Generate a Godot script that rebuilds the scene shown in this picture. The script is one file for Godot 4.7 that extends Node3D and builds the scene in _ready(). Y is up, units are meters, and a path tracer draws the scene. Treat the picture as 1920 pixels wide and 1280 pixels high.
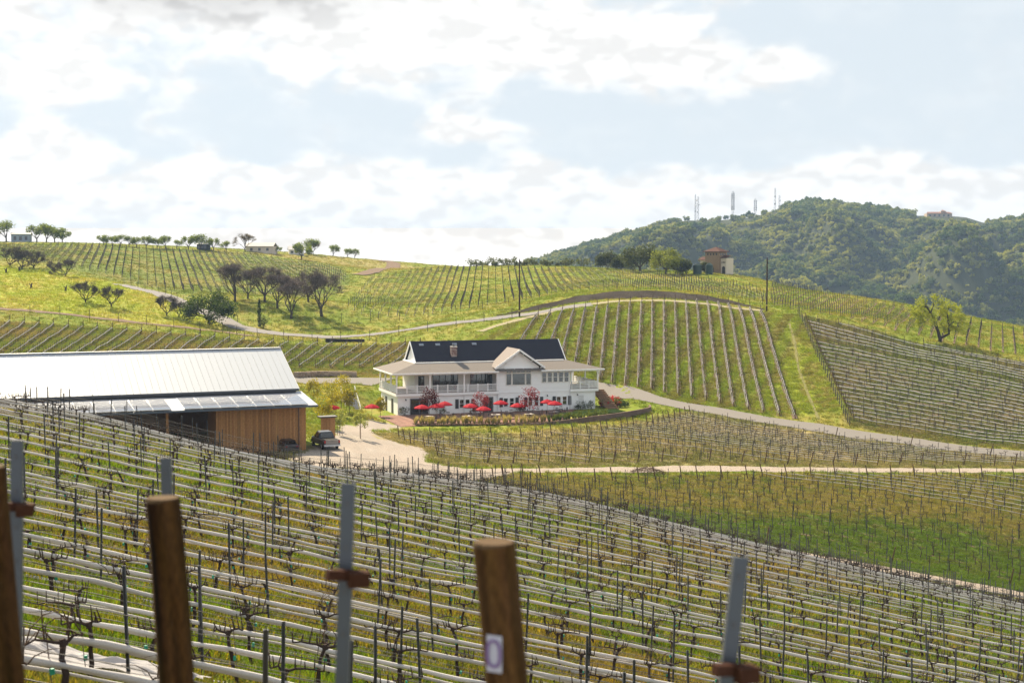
extends Node3D
# A winery house and a barn among vineyards on rolling hills. x is to the right, -z is away from the camera, the camera is at the origin.

const F := 2667.0          # focal length in pixels of the 1920 pixel wide photograph
const PITCH := 0.0562
const S_MAX := 0.6
const NS := 481
const NT := 540
const T0 := 0.9            # ln of the nearest distance of the terrain sheet
const T1 := 6.86           # ln of the farthest

class MB:
	var v := PackedVector3Array()
	var n := PackedVector3Array()
	var c := PackedColorArray()
	var idx := PackedInt32Array()
	func quad(a: Vector3, b: Vector3, p: Vector3, d: Vector3, col := Color.WHITE) -> void:
		var k := v.size()
		var nn := (b - a).cross(p - a)
		if nn.length_squared() < 1e-14:
			nn = (p - a).cross(d - a)
		nn = nn.normalized()
		v.append(a); v.append(b); v.append(p); v.append(d)
		for i in 4:
			n.append(nn); c.append(col)
		idx.append_array(PackedInt32Array([k, k + 2, k + 1, k, k + 3, k + 2]))
	func tri(a: Vector3, b: Vector3, p: Vector3, col := Color.WHITE) -> void:
		var k := v.size()
		var nn := (b - a).cross(p - a).normalized()
		v.append(a); v.append(b); v.append(p)
		for i in 3:
			n.append(nn); c.append(col)
		idx.append_array(PackedInt32Array([k, k + 2, k + 1]))
	func box(ctr: Vector3, size: Vector3, col := Color.WHITE, bas := Basis()) -> void:
		var x := bas.x * size.x * 0.5
		var y := bas.y * size.y * 0.5
		var z := bas.z * size.z * 0.5
		quad(ctr - x - y + z, ctr + x - y + z, ctr + x + y + z, ctr - x + y + z, col)
		quad(ctr + x - y - z, ctr - x - y - z, ctr - x + y - z, ctr + x + y - z, col)
		quad(ctr + x - y + z, ctr + x - y - z, ctr + x + y - z, ctr + x + y + z, col)
		quad(ctr - x - y - z, ctr - x - y + z, ctr - x + y + z, ctr - x + y - z, col)
		quad(ctr - x + y + z, ctr + x + y + z, ctr + x + y - z, ctr - x + y - z, col)
		quad(ctr - x - y - z, ctr + x - y - z, ctr + x - y + z, ctr - x - y + z, col)
	func bbox(x0: float, x1: float, y0: float, y1: float, z0: float, z1: float, col := Color.WHITE) -> void:
		box(Vector3(x0 + x1, y0 + y1, z0 + z1) * 0.5, Vector3(x1 - x0, y1 - y0, z1 - z0), col)
	func tube(pts: PackedVector3Array, rad: PackedFloat32Array, sides: int, col := Color.WHITE, cap := true) -> void:
		var m := pts.size()
		if m < 2:
			return
		var k0 := v.size()
		var up := Vector3.UP
		var t0 := (pts[1] - pts[0]).normalized()
		if absf(t0.dot(up)) > 0.9:
			up = Vector3.RIGHT
		var a := t0.cross(up).normalized()
		for i in m:
			var t := (pts[mini(i + 1, m - 1)] - pts[maxi(i - 1, 0)]).normalized()
			a = (a - t * a.dot(t)).normalized()
			var b := t.cross(a)
			for s in sides:
				var w := TAU * s / sides
				var d := a * cos(w) + b * sin(w)
				v.append(pts[i] + d * rad[i]); n.append(d); c.append(col)
		for i in m - 1:
			for s in sides:
				var p := k0 + i * sides + s
				var q := k0 + i * sides + (s + 1) % sides
				idx.append_array(PackedInt32Array([p, p + sides, q, q, p + sides, q + sides]))
		if cap:
			for e in [0, m - 1]:
				var ctr := v.size()
				var t := (pts[1] - pts[0]).normalized() if e == 0 else (pts[m - 1] - pts[m - 2]).normalized()
				var o := -t if e == 0 else t
				v.append(pts[e]); n.append(o); c.append(col)
				for s in sides:
					v.append(v[k0 + e * sides + s]); n.append(o); c.append(col)
				for s in sides:
					if e == 0:
						idx.append_array(PackedInt32Array([ctr, ctr + 1 + s, ctr + 1 + (s + 1) % sides]))
					else:
						idx.append_array(PackedInt32Array([ctr, ctr + 1 + (s + 1) % sides, ctr + 1 + s]))
	func rod(a: Vector3, b: Vector3, r0: float, r1: float, sides := 6, col := Color.WHITE) -> void:
		tube(PackedVector3Array([a, b]), PackedFloat32Array([r0, r1]), sides, col)
	func mesh() -> ArrayMesh:
		var m := ArrayMesh.new()
		if v.size() < 3:
			return m
		var arr := []
		arr.resize(Mesh.ARRAY_MAX)
		arr[Mesh.ARRAY_VERTEX] = v
		arr[Mesh.ARRAY_NORMAL] = n
		arr[Mesh.ARRAY_COLOR] = c
		arr[Mesh.ARRAY_INDEX] = idx
		m.add_surface_from_arrays(Mesh.PRIMITIVE_TRIANGLES, arr)
		return m

var rng := RandomNumberGenerator.new()
var nz := FastNoiseLite.new()
var nz2 := FastNoiseLite.new()
var mats := {}
var used_names := {}
var grid_y := PackedFloat32Array()

# ---------------------------------------------------------------- names and nodes
func numbered(called: String) -> String:
	var k: int = used_names.get(called, 0)
	used_names[called] = k + 1
	return called if k == 0 else "%s_%03d" % [called, k]

func thing(called: String, label: String, category: String, at := Vector3.ZERO, turn := 0.0, group := "") -> Node3D:
	var o := Node3D.new()
	o.name = numbered(called)
	add_child(o)
	o.position = at
	o.rotation.y = turn
	o.set_meta("label", label)
	o.set_meta("category", category)
	if group:
		o.set_meta("group", group)
	return o

func part(parent: Node, called: String, mb, m: Material, label := "") -> MeshInstance3D:
	var o := MeshInstance3D.new()
	o.name = called
	o.mesh = mb.mesh() if mb is MB else mb
	o.material_override = m
	parent.add_child(o, true)
	if label:
		o.set_meta("label", label)
	return o

func single(called: String, mb, m: Material, label: String, category: String, group := "") -> MeshInstance3D:
	var o := part(self, numbered(called), mb, m)
	o.set_meta("label", label)
	o.set_meta("category", category)
	if group:
		o.set_meta("group", group)
	return o

func structure(called: String, mb, m: Material) -> MeshInstance3D:
	var o := part(self, numbered(called), mb, m)
	o.set_meta("kind", "structure")
	return o

func scatter(parent: Node, called: String, mesh: Mesh, m: Material, xf: Array, cols: PackedColorArray) -> MultiMeshInstance3D:
	var mm := MultiMesh.new()
	mm.transform_format = MultiMesh.TRANSFORM_3D
	mm.use_colors = true
	mm.mesh = mesh
	mm.instance_count = xf.size()
	for i in xf.size():
		mm.set_instance_transform(i, xf[i])
		mm.set_instance_color(i, cols[i] if cols.size() > i else Color.WHITE)
	var o := MultiMeshInstance3D.new()
	o.multimesh = mm
	o.material_override = m
	o.name = called
	parent.add_child(o, true)
	o.set_meta("kind", "stuff")
	return o

func copy_of(o: Node3D, at: Vector3, turn := 0.0, size := 1.0, label := "") -> Node3D:
	var r: Node3D = o.duplicate()
	var base := str(o.name)
	if base.length() > 4 and base[base.length() - 4] == "_" and base.right(3).is_valid_int():
		base = base.left(base.length() - 4)
	r.name = numbered(base)
	add_child(r)
	r.position = at
	r.rotation.y = turn
	r.scale = Vector3.ONE * size
	if label:
		r.set_meta("label", label)
	return r

# ---------------------------------------------------------------- materials
func lin(r: float, g: float, b: float) -> Color:
	return Color(r, g, b).linear_to_srgb()

func noise_tex(freq: float, lo: float, hi: float, seed_: int, size := 512, octaves := 4, normal := false) -> NoiseTexture2D:
	var f := FastNoiseLite.new()
	f.seed = seed_
	f.noise_type = FastNoiseLite.TYPE_SIMPLEX_SMOOTH
	f.frequency = freq
	f.fractal_octaves = octaves
	var t := NoiseTexture2D.new()
	t.width = size
	t.height = size
	t.seamless = true
	t.noise = f
	if normal:
		t.as_normal_map = true
		t.bump_strength = 6.0
	else:
		var g := Gradient.new()
		g.offsets = PackedFloat32Array([0.2, 0.8])
		g.colors = PackedColorArray([Color(lo, lo, lo).linear_to_srgb(), Color(hi, hi, hi).linear_to_srgb()])
		t.color_ramp = g
	return t

func mat(called: String, col: Color, rough: float, tex: Texture2D = null, scale := 1.0, metallic := 0.0, backlight := Color.BLACK, nrm: Texture2D = null, nscale := 0.6) -> StandardMaterial3D:
	var m := StandardMaterial3D.new()
	m.resource_name = called
	m.albedo_color = col
	m.roughness = rough
	m.metallic = metallic
	m.vertex_color_use_as_albedo = true
	if tex:
		m.albedo_texture = tex
		m.uv1_triplanar = true
		m.uv1_world_triplanar = true
		m.uv1_scale = Vector3.ONE * scale
	if nrm:
		m.normal_enabled = true
		m.normal_texture = nrm
		m.normal_scale = nscale
	m.metallic_specular = 0.5 if metallic > 0.0 or rough < 0.6 else 0.18
	if backlight != Color.BLACK:
		m.backlight_enabled = true
		m.backlight = backlight
	mats[called] = m
	return m

# ---------------------------------------------------------------- pixels to directions, terrain
func dir(u: float, v: float) -> Vector3:
	var y := -(v - 640.0) / F
	var yy := y * cos(PITCH) - sin(PITCH)
	var zz := -cos(PITCH) - y * sin(PITCH)
	return Vector3((u - 960.0) / F, yy, zz) / -zz

func pt(u: float, v: float, d: float) -> Vector3:
	return dir(u, v) * d

func hill_g(d: float) -> float:
	var xs := [0.0, 3.0, 5.0, 8.0, 12.0, 18.0, 26.0, 36.0, 50.0, 65.0, 80.0, 100.0, 120.0, 145.0]
	var ys := [-1.75, -2.5, -3.1, -4.4, -5.7, -7.1, -8.7, -10.2, -11.8, -13.1, -14.1, -16.8, -20.0, -23.9]
	for i in xs.size() - 1:
		if d <= xs[i + 1]:
			return lerpf(ys[i], ys[i + 1], (d - xs[i]) / (xs[i + 1] - xs[i]))
	return ys[-1]

func knots() -> Array:
	var k := []   # s, ln d, depression
	for d in [2.6, 4.0, 6.0, 9.0, 13.0, 19.0, 27.0, 38.0, 52.0, 66.0, 80.0]:
		for s in [-0.6, -0.36, -0.18, 0.0, 0.18, 0.36, 0.6]:
			if s < -0.1 and d > 60.0:
				continue
			k.append([s, log(d), -(hill_g(d) - 0.225 * s * d) / d])
	# visible ground: column, row, distance
	var vis := [
		[0, 772, 82], [200, 808, 82], [400, 866, 84], [550, 890, 90], [700, 905, 96], [960, 932, 100], [960, 929, 145],
		[700, 872, 150], [700, 868, 168], [800, 905, 130], [800, 884, 155], [1200, 1000, 110], [1200, 985, 142], [1500, 1062, 105], [1500, 1040, 138], [1920, 1150, 100], [1920, 1115, 132], [2200, 1180, 126],
		[640, 843, 163], [760, 850, 178], [860, 880, 163], [960, 880, 172], [1200, 881, 176], [1440, 881, 181], [1680, 882, 186], [1920, 883, 190], [2200, 885, 193],
		[1200, 940, 157], [1440, 950, 158], [1680, 985, 153], [1920, 985, 158],
		[800, 830, 195], [960, 835, 194], [1150, 830, 196], [1300, 825, 203], [1450, 838, 203], [1700, 857, 200],
		[760, 806, 208], [900, 812, 205], [1050, 808, 208], [1170, 797, 217], [1240, 784, 226],
		[1160, 736, 249], [1300, 763, 241], [1450, 789, 233], [1600, 814, 224], [1760, 835, 215], [1920, 850, 207], [2200, 865, 200],
		[620, 714, 256], [700, 712, 257], [650, 700, 266], [760, 690, 270],
		[700, 660, 290], [600, 650, 296], [600, 636, 312], [450, 625, 312], [450, 650, 284], [300, 650, 276], [200, 612, 306], [0, 600, 300], [0, 650, 256], [150, 655, 259], [300, 612, 312],
		[0, 579, 314], [200, 599, 318], [400, 620, 320], [-250, 565, 310],
		[0, 505, 405], [0, 540, 356], [200, 530, 392], [330, 572, 352], [430, 600, 338], [100, 555, 352], [220, 560, 345],
		[300, 535, 410], [480, 570, 352], [600, 560, 372], [600, 590, 345], [560, 605, 334], [450, 520, 440], [600, 505, 510], [300, 500, 470], [150, 490, 455],
		[0, 457, 540], [150, 457, 545], [300, 465, 550], [450, 472, 565], [600, 479, 605], [700, 487, 640], [-250, 440, 530],
		[640, 631, 319], [800, 613, 314], [960, 593, 307], [1050, 577, 310],
		[1000, 601, 297], [1080, 577, 304], [1200, 568, 305], [1300, 572, 303], [1430, 584, 300], [1000, 660, 272], [1200, 650, 274], [1400, 680, 266], [1330, 640, 280],
		[1200, 555, 316], [1300, 559, 315], [1400, 572, 311], [1080, 560, 320],
		[1500, 592, 291], [1590, 798, 228], [1640, 620, 283], [1560, 700, 256], [1700, 660, 268], [1700, 822, 219], [1920, 680, 263], [1920, 845, 208], [1920, 760, 234], [1750, 720, 247], [2200, 740, 250],
		[700, 611, 337], [850, 582, 348], [960, 563, 358], [1100, 541, 374], [800, 545, 425], [960, 525, 445], [640, 570, 385], [1200, 530, 400], [720, 508, 590], [850, 500, 620], [960, 498, 600], [1100, 503, 540], [1200, 510, 505], [1300, 518, 478], [1380, 520, 468],
		[1440, 527, 440], [1300, 545, 345], [1440, 560, 347], [1600, 556, 385], [1640, 561, 376], [1600, 590, 318], [1740, 583, 352], [1815, 598, 346], [1757, 641, 281], [1920, 621, 338], [1920, 660, 280], [2200, 665, 320]]
	for q in vis:
		var p := pt(q[0], q[1], q[2])
		k.append([p.x / q[2], log(q[2]), -p.y / q[2]])
	# ground that nothing in the photograph shows: column, distance, height
	var hid := [
		[0, 100, -13.0], [0, 128, -18.0], [-300, 100, -9.0], [-300, 135, -16.5], [200, 108, -16.4], [200, 130, -19.0], [400, 112, -18.6], [400, 135, -20.5], [550, 115, -19.2], [550, 140, -21.2],
		[600, 168, -21.5], [300, 158, -21.4], [0, 152, -21.2], [-300, 150, -20.5], [0, 190, -20.4], [300, 195, -20.8], [480, 200, -21.5], [600, 195, -22.6], [650, 215, -23.4],
		[740, 228, -24.5], [740, 236, -24.3], [900, 229, -24.5], [900, 237, -24.3], [1080, 237, -24.5], [900, 252, -21.2], [760, 250, -21.6], [1050, 258, -21.5],
		[0, 220, -18.6], [300, 228, -20.0], [500, 228, -21.4], [-300, 230, -17.0], [620, 240, -21.8],
		[0, 700, 1.0], [300, 700, -3.0], [600, 760, -7.0], [960, 750, -9.0], [1200, 640, -16.0], [1440, 560, -22.0], [1600, 480, -22.0], [1740, 450, -26.0], [1920, 440, -30.0], [2200, 440, -32.0],
		[0, 930, -6.0], [500, 930, -12.0], [960, 930, -22.0], [1440, 900, -50.0], [1920, 850, -62.0], [2300, 850, -60.0], [-300, 930, -4.0]]
	for q in hid:
		k.append([(q[0] - 960.0) / F, log(q[1]), -q[2] / float(q[1])])
	return k

func tps(r2: float) -> float:
	return 0.0 if r2 < 1e-12 else 0.5 * r2 * log(r2)

func build_terrain_grid() -> void:
	var k := knots()
	var n := k.size()
	var m := n + 3
	var a := []
	for i in m:
		var row := PackedFloat64Array()
		row.resize(m + 1)
		a.append(row)
	for i in n:
		for j in n:
			var ds: float = k[i][0] - k[j][0]
			var dt: float = k[i][1] - k[j][1]
			a[i][j] = tps(ds * ds + dt * dt)
		a[i][i] += 0.00025
		a[i][n] = 1.0
		a[i][n + 1] = k[i][0]
		a[i][n + 2] = k[i][1]
		a[n][i] = 1.0
		a[n + 1][i] = k[i][0]
		a[n + 2][i] = k[i][1]
		a[i][m] = k[i][2]
	for i in m:
		var best := i
		for r in range(i + 1, m):
			if absf(a[r][i]) > absf(a[best][i]):
				best = r
		var tmp = a[i]
		a[i] = a[best]
		a[best] = tmp
		var pr: PackedFloat64Array = a[i]
		for r in range(i + 1, m):
			var row: PackedFloat64Array = a[r]
			var f := row[i] / pr[i]
			if f == 0.0:
				continue
			for c in range(i, m + 1):
				row[c] -= f * pr[c]
			a[r] = row
	var w := PackedFloat64Array()
	w.resize(m)
	for i in range(m - 1, -1, -1):
		var row: PackedFloat64Array = a[i]
		var s := row[m]
		for c in range(i + 1, m):
			s -= row[c] * w[c]
		w[i] = s / row[i]
	# coarse grid
	var cs := 61
	var ct := 136
	var ks := PackedFloat64Array()
	var kt := PackedFloat64Array()
	for q in k:
		ks.append(q[0])
		kt.append(q[1])
	var coarse := PackedFloat64Array()
	for j in ct:
		var t := T0 + (T1 - T0) * j / (ct - 1)
		for i in cs:
			var s := -S_MAX + 2.0 * S_MAX * i / (cs - 1)
			var q := w[n] + w[n + 1] * s + w[n + 2] * t
			for e in n:
				var ds := s - ks[e]
				var dt := t - kt[e]
				var r2 := ds * ds + dt * dt
				if r2 > 1e-12:
					q += w[e] * 0.5 * r2 * log(r2)
			coarse.append(q)
	# smooth upsampling, first across, then away
	var mid := PackedFloat64Array()
	for j in ct:
		for i in NS:
			var f := float(i) * (cs - 1) / (NS - 1)
			var i0 := mini(int(f), cs - 2)
			mid.append(cubic_interpolate(coarse[j * cs + i0], coarse[j * cs + i0 + 1], coarse[j * cs + maxi(i0 - 1, 0)], coarse[j * cs + mini(i0 + 2, cs - 1)], f - i0))
	grid_y.resize(NS * NT)
	for j in NT:
		var f := float(j) * (ct - 1) / (NT - 1)
		var j0 := mini(int(f), ct - 2)
		var d := exp(T0 + (T1 - T0) * j / (NT - 1))
		var jm := maxi(j0 - 1, 0)
		var jp := mini(j0 + 2, ct - 1)
		for i in NS:
			var q := cubic_interpolate(mid[j0 * NS + i], mid[(j0 + 1) * NS + i], mid[jm * NS + i], mid[jp * NS + i], f - j0)
			grid_y[j * NS + i] = -q * d
	# level ground under the house, its terrace and the barn; small unevenness elsewhere
	for j in NT:
		var d := exp(T0 + (T1 - T0) * j / (NT - 1))
		for i in NS:
			var s := -S_MAX + 2.0 * S_MAX * i / (NS - 1)
			var x := s * d
			var y := grid_y[j * NS + i]
			y += nz.get_noise_2d(x * 9.0, -d * 9.0) * (0.05 + 0.0006 * d) + nz2.get_noise_2d(x * 60.0, d * 60.0) * 0.025
			if d > 120.0 and d < 270.0:
				var p := house_xf.affine_inverse() * Vector3(x, 0, -d)
				var out := maxf(maxf(-3.0 - p.x, p.x - 41.0), maxf(-12.0 - p.z, p.z - lerpf(19.0, 9.0, smoothstep(24.0, 42.0, p.x))))
				y = lerpf(house_xf.origin.y - 0.06, y, smoothstep(0.0, 4.0, out))
				p = barn_xf.affine_inverse() * Vector3(x, 0, -d)
				out = maxf(maxf(-2.0 - p.x, p.x - 38.5), maxf(-24.5 - p.z, p.z - 1.0))
				y = lerpf(barn_xf.origin.y - 0.06, y, smoothstep(0.0, 5.0, out))
			grid_y[j * NS + i] = y

func hgt(x: float, z: float) -> float:
	var d := maxf(-z, 2.5)
	var fi := clampf((x / d + S_MAX) / (2.0 * S_MAX), 0.0, 1.0) * (NS - 1)
	var fj := clampf((log(d) - T0) / (T1 - T0), 0.0, 1.0) * (NT - 1)
	var i := mini(int(fi), NS - 2)
	var j := mini(int(fj), NT - 2)
	fi -= i
	fj -= j
	var k := j * NS + i
	return lerpf(lerpf(grid_y[k], grid_y[k + 1], fi), lerpf(grid_y[k + NS], grid_y[k + NS + 1], fi), fj)

func on_ground(x: float, z: float, lift := 0.0) -> Vector3:
	return Vector3(x, hgt(x, z) + lift, z)

# the first ground met along the direction of a pixel, no nearer than d0
func ground_at(u: float, v: float, d0 := 3.0) -> Vector3:
	var r := dir(u, v)
	var d := d0
	var gap := 1e9
	var best := d0
	while d < 900.0:
		var g := r.y * d - hgt(r.x * d, -d)
		if g <= 0.0:
			var lo := d / 1.006
			var hi := d
			for i in 12:
				var m := (lo + hi) * 0.5
				if r.y * m - hgt(r.x * m, -m) > 0.0:
					lo = m
				else:
					hi = m
			return on_ground(r.x * hi, -hi)
		if g / d < gap and d > d0 * 1.2:
			gap = g / d
			best = d
		d *= 1.006
	return on_ground(r.x * best, -best)

func px_line(a: Array, d0 := 3.0) -> PackedVector3Array:
	var out := PackedVector3Array()
	for q in a:
		out.append(ground_at(q[0], q[1], d0 if q.size() < 3 else float(q[2])))
	return out

# an even, smooth walk along control points, set on the ground
func walk(p: PackedVector3Array, step: float, lift := 0.0) -> PackedVector3Array:
	var c := Curve3D.new()
	c.bake_interval = 0.5
	for i in p.size():
		var t := (p[mini(i + 1, p.size() - 1)] - p[maxi(i - 1, 0)]) / 6.0
		c.add_point(p[i], -t, t)
	var out := PackedVector3Array()
	var len := c.get_baked_length()
	var n := maxi(1, int(round(len / step)))
	for i in n + 1:
		var q := c.sample_baked(len * i / n)
		out.append(on_ground(q.x, q.z, lift))
	return out

func strip_mesh(line: PackedVector3Array, width: float, lift: float, col: Color, across := 4, wob := 0.0) -> MB:
	var b := MB.new()
	var m := line.size()
	for i in m:
		var t := line[mini(i + 1, m - 1)] - line[maxi(i - 1, 0)]
		t.y = 0
		t = t.normalized()
		var side := Vector3(-t.z, 0, t.x)
		for k in across + 1:
			var f := (float(k) / across - 0.5) * width
			if wob > 0.0 and (k == 0 or k == across):
				f *= 1.0 + wob * nz.get_noise_2d(line[i].x * 25.0 + k * 77.0, line[i].z * 25.0)
			var q := line[i] + side * f
			var y := hgt(q.x, q.z) + lift
			b.v.append(Vector3(q.x, y, q.z))
			b.n.append(Vector3.UP)
			b.c.append(col)
	for i in m - 1:
		for k in across:
			var p := i * (across + 1) + k
			b.idx.append_array(PackedInt32Array([p, p + across + 1, p + 1, p + 1, p + across + 1, p + across + 2]))
	return b

func world_poly(a: Array, d0 := 3.0) -> PackedVector2Array:
	var out := PackedVector2Array()
	for q in px_line(a, d0):
		out.append(Vector2(q.x, q.z))
	return out

var house_xf := Transform3D(Basis(Vector3.UP, deg_to_rad(18.0)), Vector3(-18.55, -24.5, -226.0))
var barn_xf := Transform3D(Basis(Vector3.UP, deg_to_rad(23.0)), Vector3(-55.0, -21.4, -147.0))

# ---------------------------------------------------------------- sky
func bump(x: float, y: float, cx: float, cy: float, rx: float, ry: float) -> float:
	var a := (x - cx) / rx
	var b := (y - cy) / ry
	return exp(-(a * a + b * b))

func sky_color(az: float, el: float) -> Color:
	# az and el in degrees; clouds drift over pale blue air, thicker towards the horizon
	var e := maxf(el, 0.0)
	var warp := nz.get_noise_2d(az * 22.0 + 300.0, e * 40.0) * 1.2
	var f := 0.0
	var amp := 0.55
	var fr := 22.0
	for o in 5:
		f += amp * nz2.get_noise_3d((az + warp) * fr, e * fr * 1.9, o * 31.0)
		amp *= 0.52
		fr *= 2.05
	var base := 0.42 + 0.55 * nz.get_noise_2d(az * 7.0 + 900.0, e * 12.0 + 50.0)
	var near := smoothstep(30.0, 21.0, absf(az)) * smoothstep(16.0, 11.5, e)
	var band := smoothstep(4.5, 3.2, e + warp * 0.5) * 0.95
	var c := band
	c += 0.95 * bump(az, e, -5.0, 8.8, 4.6, 2.0) + 0.85 * bump(az, e, 0.5, 8.8, 3.6, 1.7) + 0.95 * bump(az, e, 5.5, 8.3, 3.8, 2.0) + 0.85 * bump(az, e, 10.3, 7.4, 3.6, 0.95) + 0.85 * bump(az, e, -1.5, 5.3, 2.2, 0.75)
	c += 1.1 * bump(az, e, -13.0, 10.4, 8.0, 2.0) + 0.95 * bump(az, e, -17.5, 7.0, 3.8, 1.6) + 0.8 * bump(az, e, -18.5, 4.2, 3.2, 1.2)
	c -= 0.4 * bump(az, e, 17.0, 8.6, 5.0, 3.0)
	var cover := lerpf(maxf(base, band), c, near) - 0.4 + f * 0.85
	var d := smoothstep(-0.16, 0.46, cover)
	var blue := Color(0.258, 0.290, 0.320).lerp(Color(0.295, 0.315, 0.330), exp(-e / 7.0))
	var puff := smoothstep(-0.15, 0.45, nz.get_noise_2d(az * 32.0, e * 75.0 + 30.0) + 0.6 * nz2.get_noise_2d(az * 90.0, e * 190.0))
	var body := 0.385 - 0.062 * puff
	body -= 0.125 * smoothstep(0.25, 1.05, bump(az, e, -12.5, 10.5, 9.5, 1.8) + f * 0.3)
	var white := Color(body, body * 0.992, body * 0.985)
	var veil := 0.14 * smoothstep(-0.2, 0.4, f)
	var c2 := blue.lerp(white, clampf(d + veil, 0.0, 1.0))
	# thin cloud lights up round the sun
	var a := deg_to_rad(az)
	var b := deg_to_rad(e)
	var away := rad_to_deg(acos(clampf(Vector3(sin(a) * cos(b), sin(b), -cos(a) * cos(b)).dot(sun_dir), -1.0, 1.0)))
	var glow := 1.0 + 1.5 * exp(-away / 13.0)
	return Color(c2.r * glow, c2.g * glow, c2.b * glow * 0.99)

func make_sky() -> Texture2D:
	var low := Image.create(1024, 512, false, Image.FORMAT_RGBAF)
	for j in 512:
		var el := 90.0 - (j + 0.5) / 512.0 * 180.0
		if j > 264:
			for i in 1024:
				low.set_pixel(i, j, Color(0.5, 0.5, 0.45))
			continue
		for i in 1024:
			var az := (i + 0.5) / 1024.0 * 360.0
			if az > 180.0:
				az -= 360.0
			low.set_pixel(i, j, sky_color(az, el))
	low.resize(4096, 2048, Image.INTERPOLATE_CUBIC)
	for j in range(840, 1032):
		var el := 90.0 - (j + 0.5) / 2048.0 * 180.0
		for i in range(-300, 300):
			var c := sky_color((i + 0.5) / 4096.0 * 360.0, el)
			low.set_pixel(i if i >= 0 else i + 4096, j, c)
	return ImageTexture.create_from_image(low)

# ---------------------------------------------------------------- ground
var zones := []
var road_polys := []
var slope_o := Vector3.ZERO
var slope_ax := Vector3.RIGHT

func lay_road(called: String, line: PackedVector3Array, width: float, lift: float, col: Color, across: int, wob: float, m: Material) -> void:
	structure(called, strip_mesh(line, width, lift, col, across, wob), m)
	var a := PackedVector2Array()
	var b := PackedVector2Array()
	for i in line.size():
		var t := line[mini(i + 1, line.size() - 1)] - line[maxi(i - 1, 0)]
		var s := Vector2(-t.z, t.x).normalized() * (width * 0.5 + 0.15)
		a.append(Vector2(line[i].x, line[i].z) + s)
		b.append(Vector2(line[i].x, line[i].z) - s)
	b.reverse()
	a.append_array(b)
	road_polys.append(a)

func on_road(x: float, z: float) -> bool:
	for p in road_polys:
		if Geometry2D.is_point_in_polygon(Vector2(x, z), p):
			return true
	return false
var hill_lim := [[-0.6, 90.0], [-0.5, 92.0], [-0.36, 96.0], [-0.21, 110.0], [-0.135, 128.0], [-0.0975, 140.0], [-0.02, 149.0], [0.09, 140.0], [0.2025, 136.0], [0.36, 130.0], [0.6, 122.0]]

func hill_limit(s: float) -> float:
	for i in hill_lim.size() - 1:
		if s <= hill_lim[i + 1][0]:
			return lerpf(hill_lim[i][1], hill_lim[i + 1][1], clampf((s - hill_lim[i][0]) / (hill_lim[i + 1][0] - hill_lim[i][0]), 0.0, 1.0))
	return hill_lim[-1][1]

func make_zones() -> void:
	var z := [
		["yard", [[540, 862], [590, 838], [640, 800], [700, 786], [760, 800], [690, 808], [720, 822], [790, 840], [800, 850], [795, 863], [830, 873], [900, 880], [960, 880], [960, 889], [860, 905], [760, 895], [690, 880], [620, 876]], 110.0],
		["valley", [[855, 900], [960, 888], [1440, 888], [1920, 890], [2200, 892], [2200, 1175], [1920, 1112], [1500, 1036], [1200, 981], [960, 930]], 110.0],
		["lower", [[690, 812], [760, 806], [960, 812], [1160, 796], [1240, 778], [1300, 768], [1450, 794], [1600, 820], [1920, 856], [2200, 870], [2200, 880], [1920, 876], [960, 875], [840, 874], [800, 862], [800, 848]], 140.0],
		["slope", [[850, 655], [900, 628], [960, 606], [1080, 574], [1200, 566], [1300, 570], [1440, 586], [1497, 590], [1590, 795], [1450, 782], [1300, 757], [1150, 731], [1100, 715]], 238.0],
		["side", [[1500, 591], [1640, 620], [1920, 680], [2200, 740], [2200, 862], [1920, 843], [1700, 819], [1592, 797]], 195.0],
		["back", [[-200, 590], [0, 603], [200, 614], [450, 638], [640, 648], [760, 640], [880, 640], [760, 702], [560, 702], [0, 700], [-200, 690]], 225.0],
		["meadow", [[-200, 470], [0, 498], [120, 512], [230, 533], [330, 572], [440, 612], [400, 619], [200, 597], [0, 577], [-200, 562]], 290.0],
		["terrace_rows", [[-200, 455], [0, 458], [150, 458], [300, 466], [450, 474], [640, 500], [660, 530], [610, 560], [480, 556], [350, 552], [225, 526], [60, 492], [-200, 478]], 340.0],
		["straw", [[380, 470], [450, 473], [600, 480], [720, 488], [960, 499], [850, 500], [720, 510], [640, 499], [520, 481]], 440.0]]
	slope_o = ground_at(1000.0 + 182.0 / 2.087, 560.0 + 150.0 / 2.087, 240.0)
	slope_ax = (ground_at(1000.0 + 857.0 / 2.087, 560.0 + 241.0 / 2.087, 235.0) - slope_o) / 14.0
	slope_o.y = 0.0
	slope_ax.y = 0.0
	for q in z:
		zones.append([q[0], world_poly(q[1], q[2])])

func zone_of(x: float, z: float) -> String:
	var d := -z
	if d < hill_limit(x / d):
		return "hill"
	for q in zones:
		if Geometry2D.is_point_in_polygon(Vector2(x, z), q[1]):
			return q[0]
	return "bank" if d < 165.0 else "grass"

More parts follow.
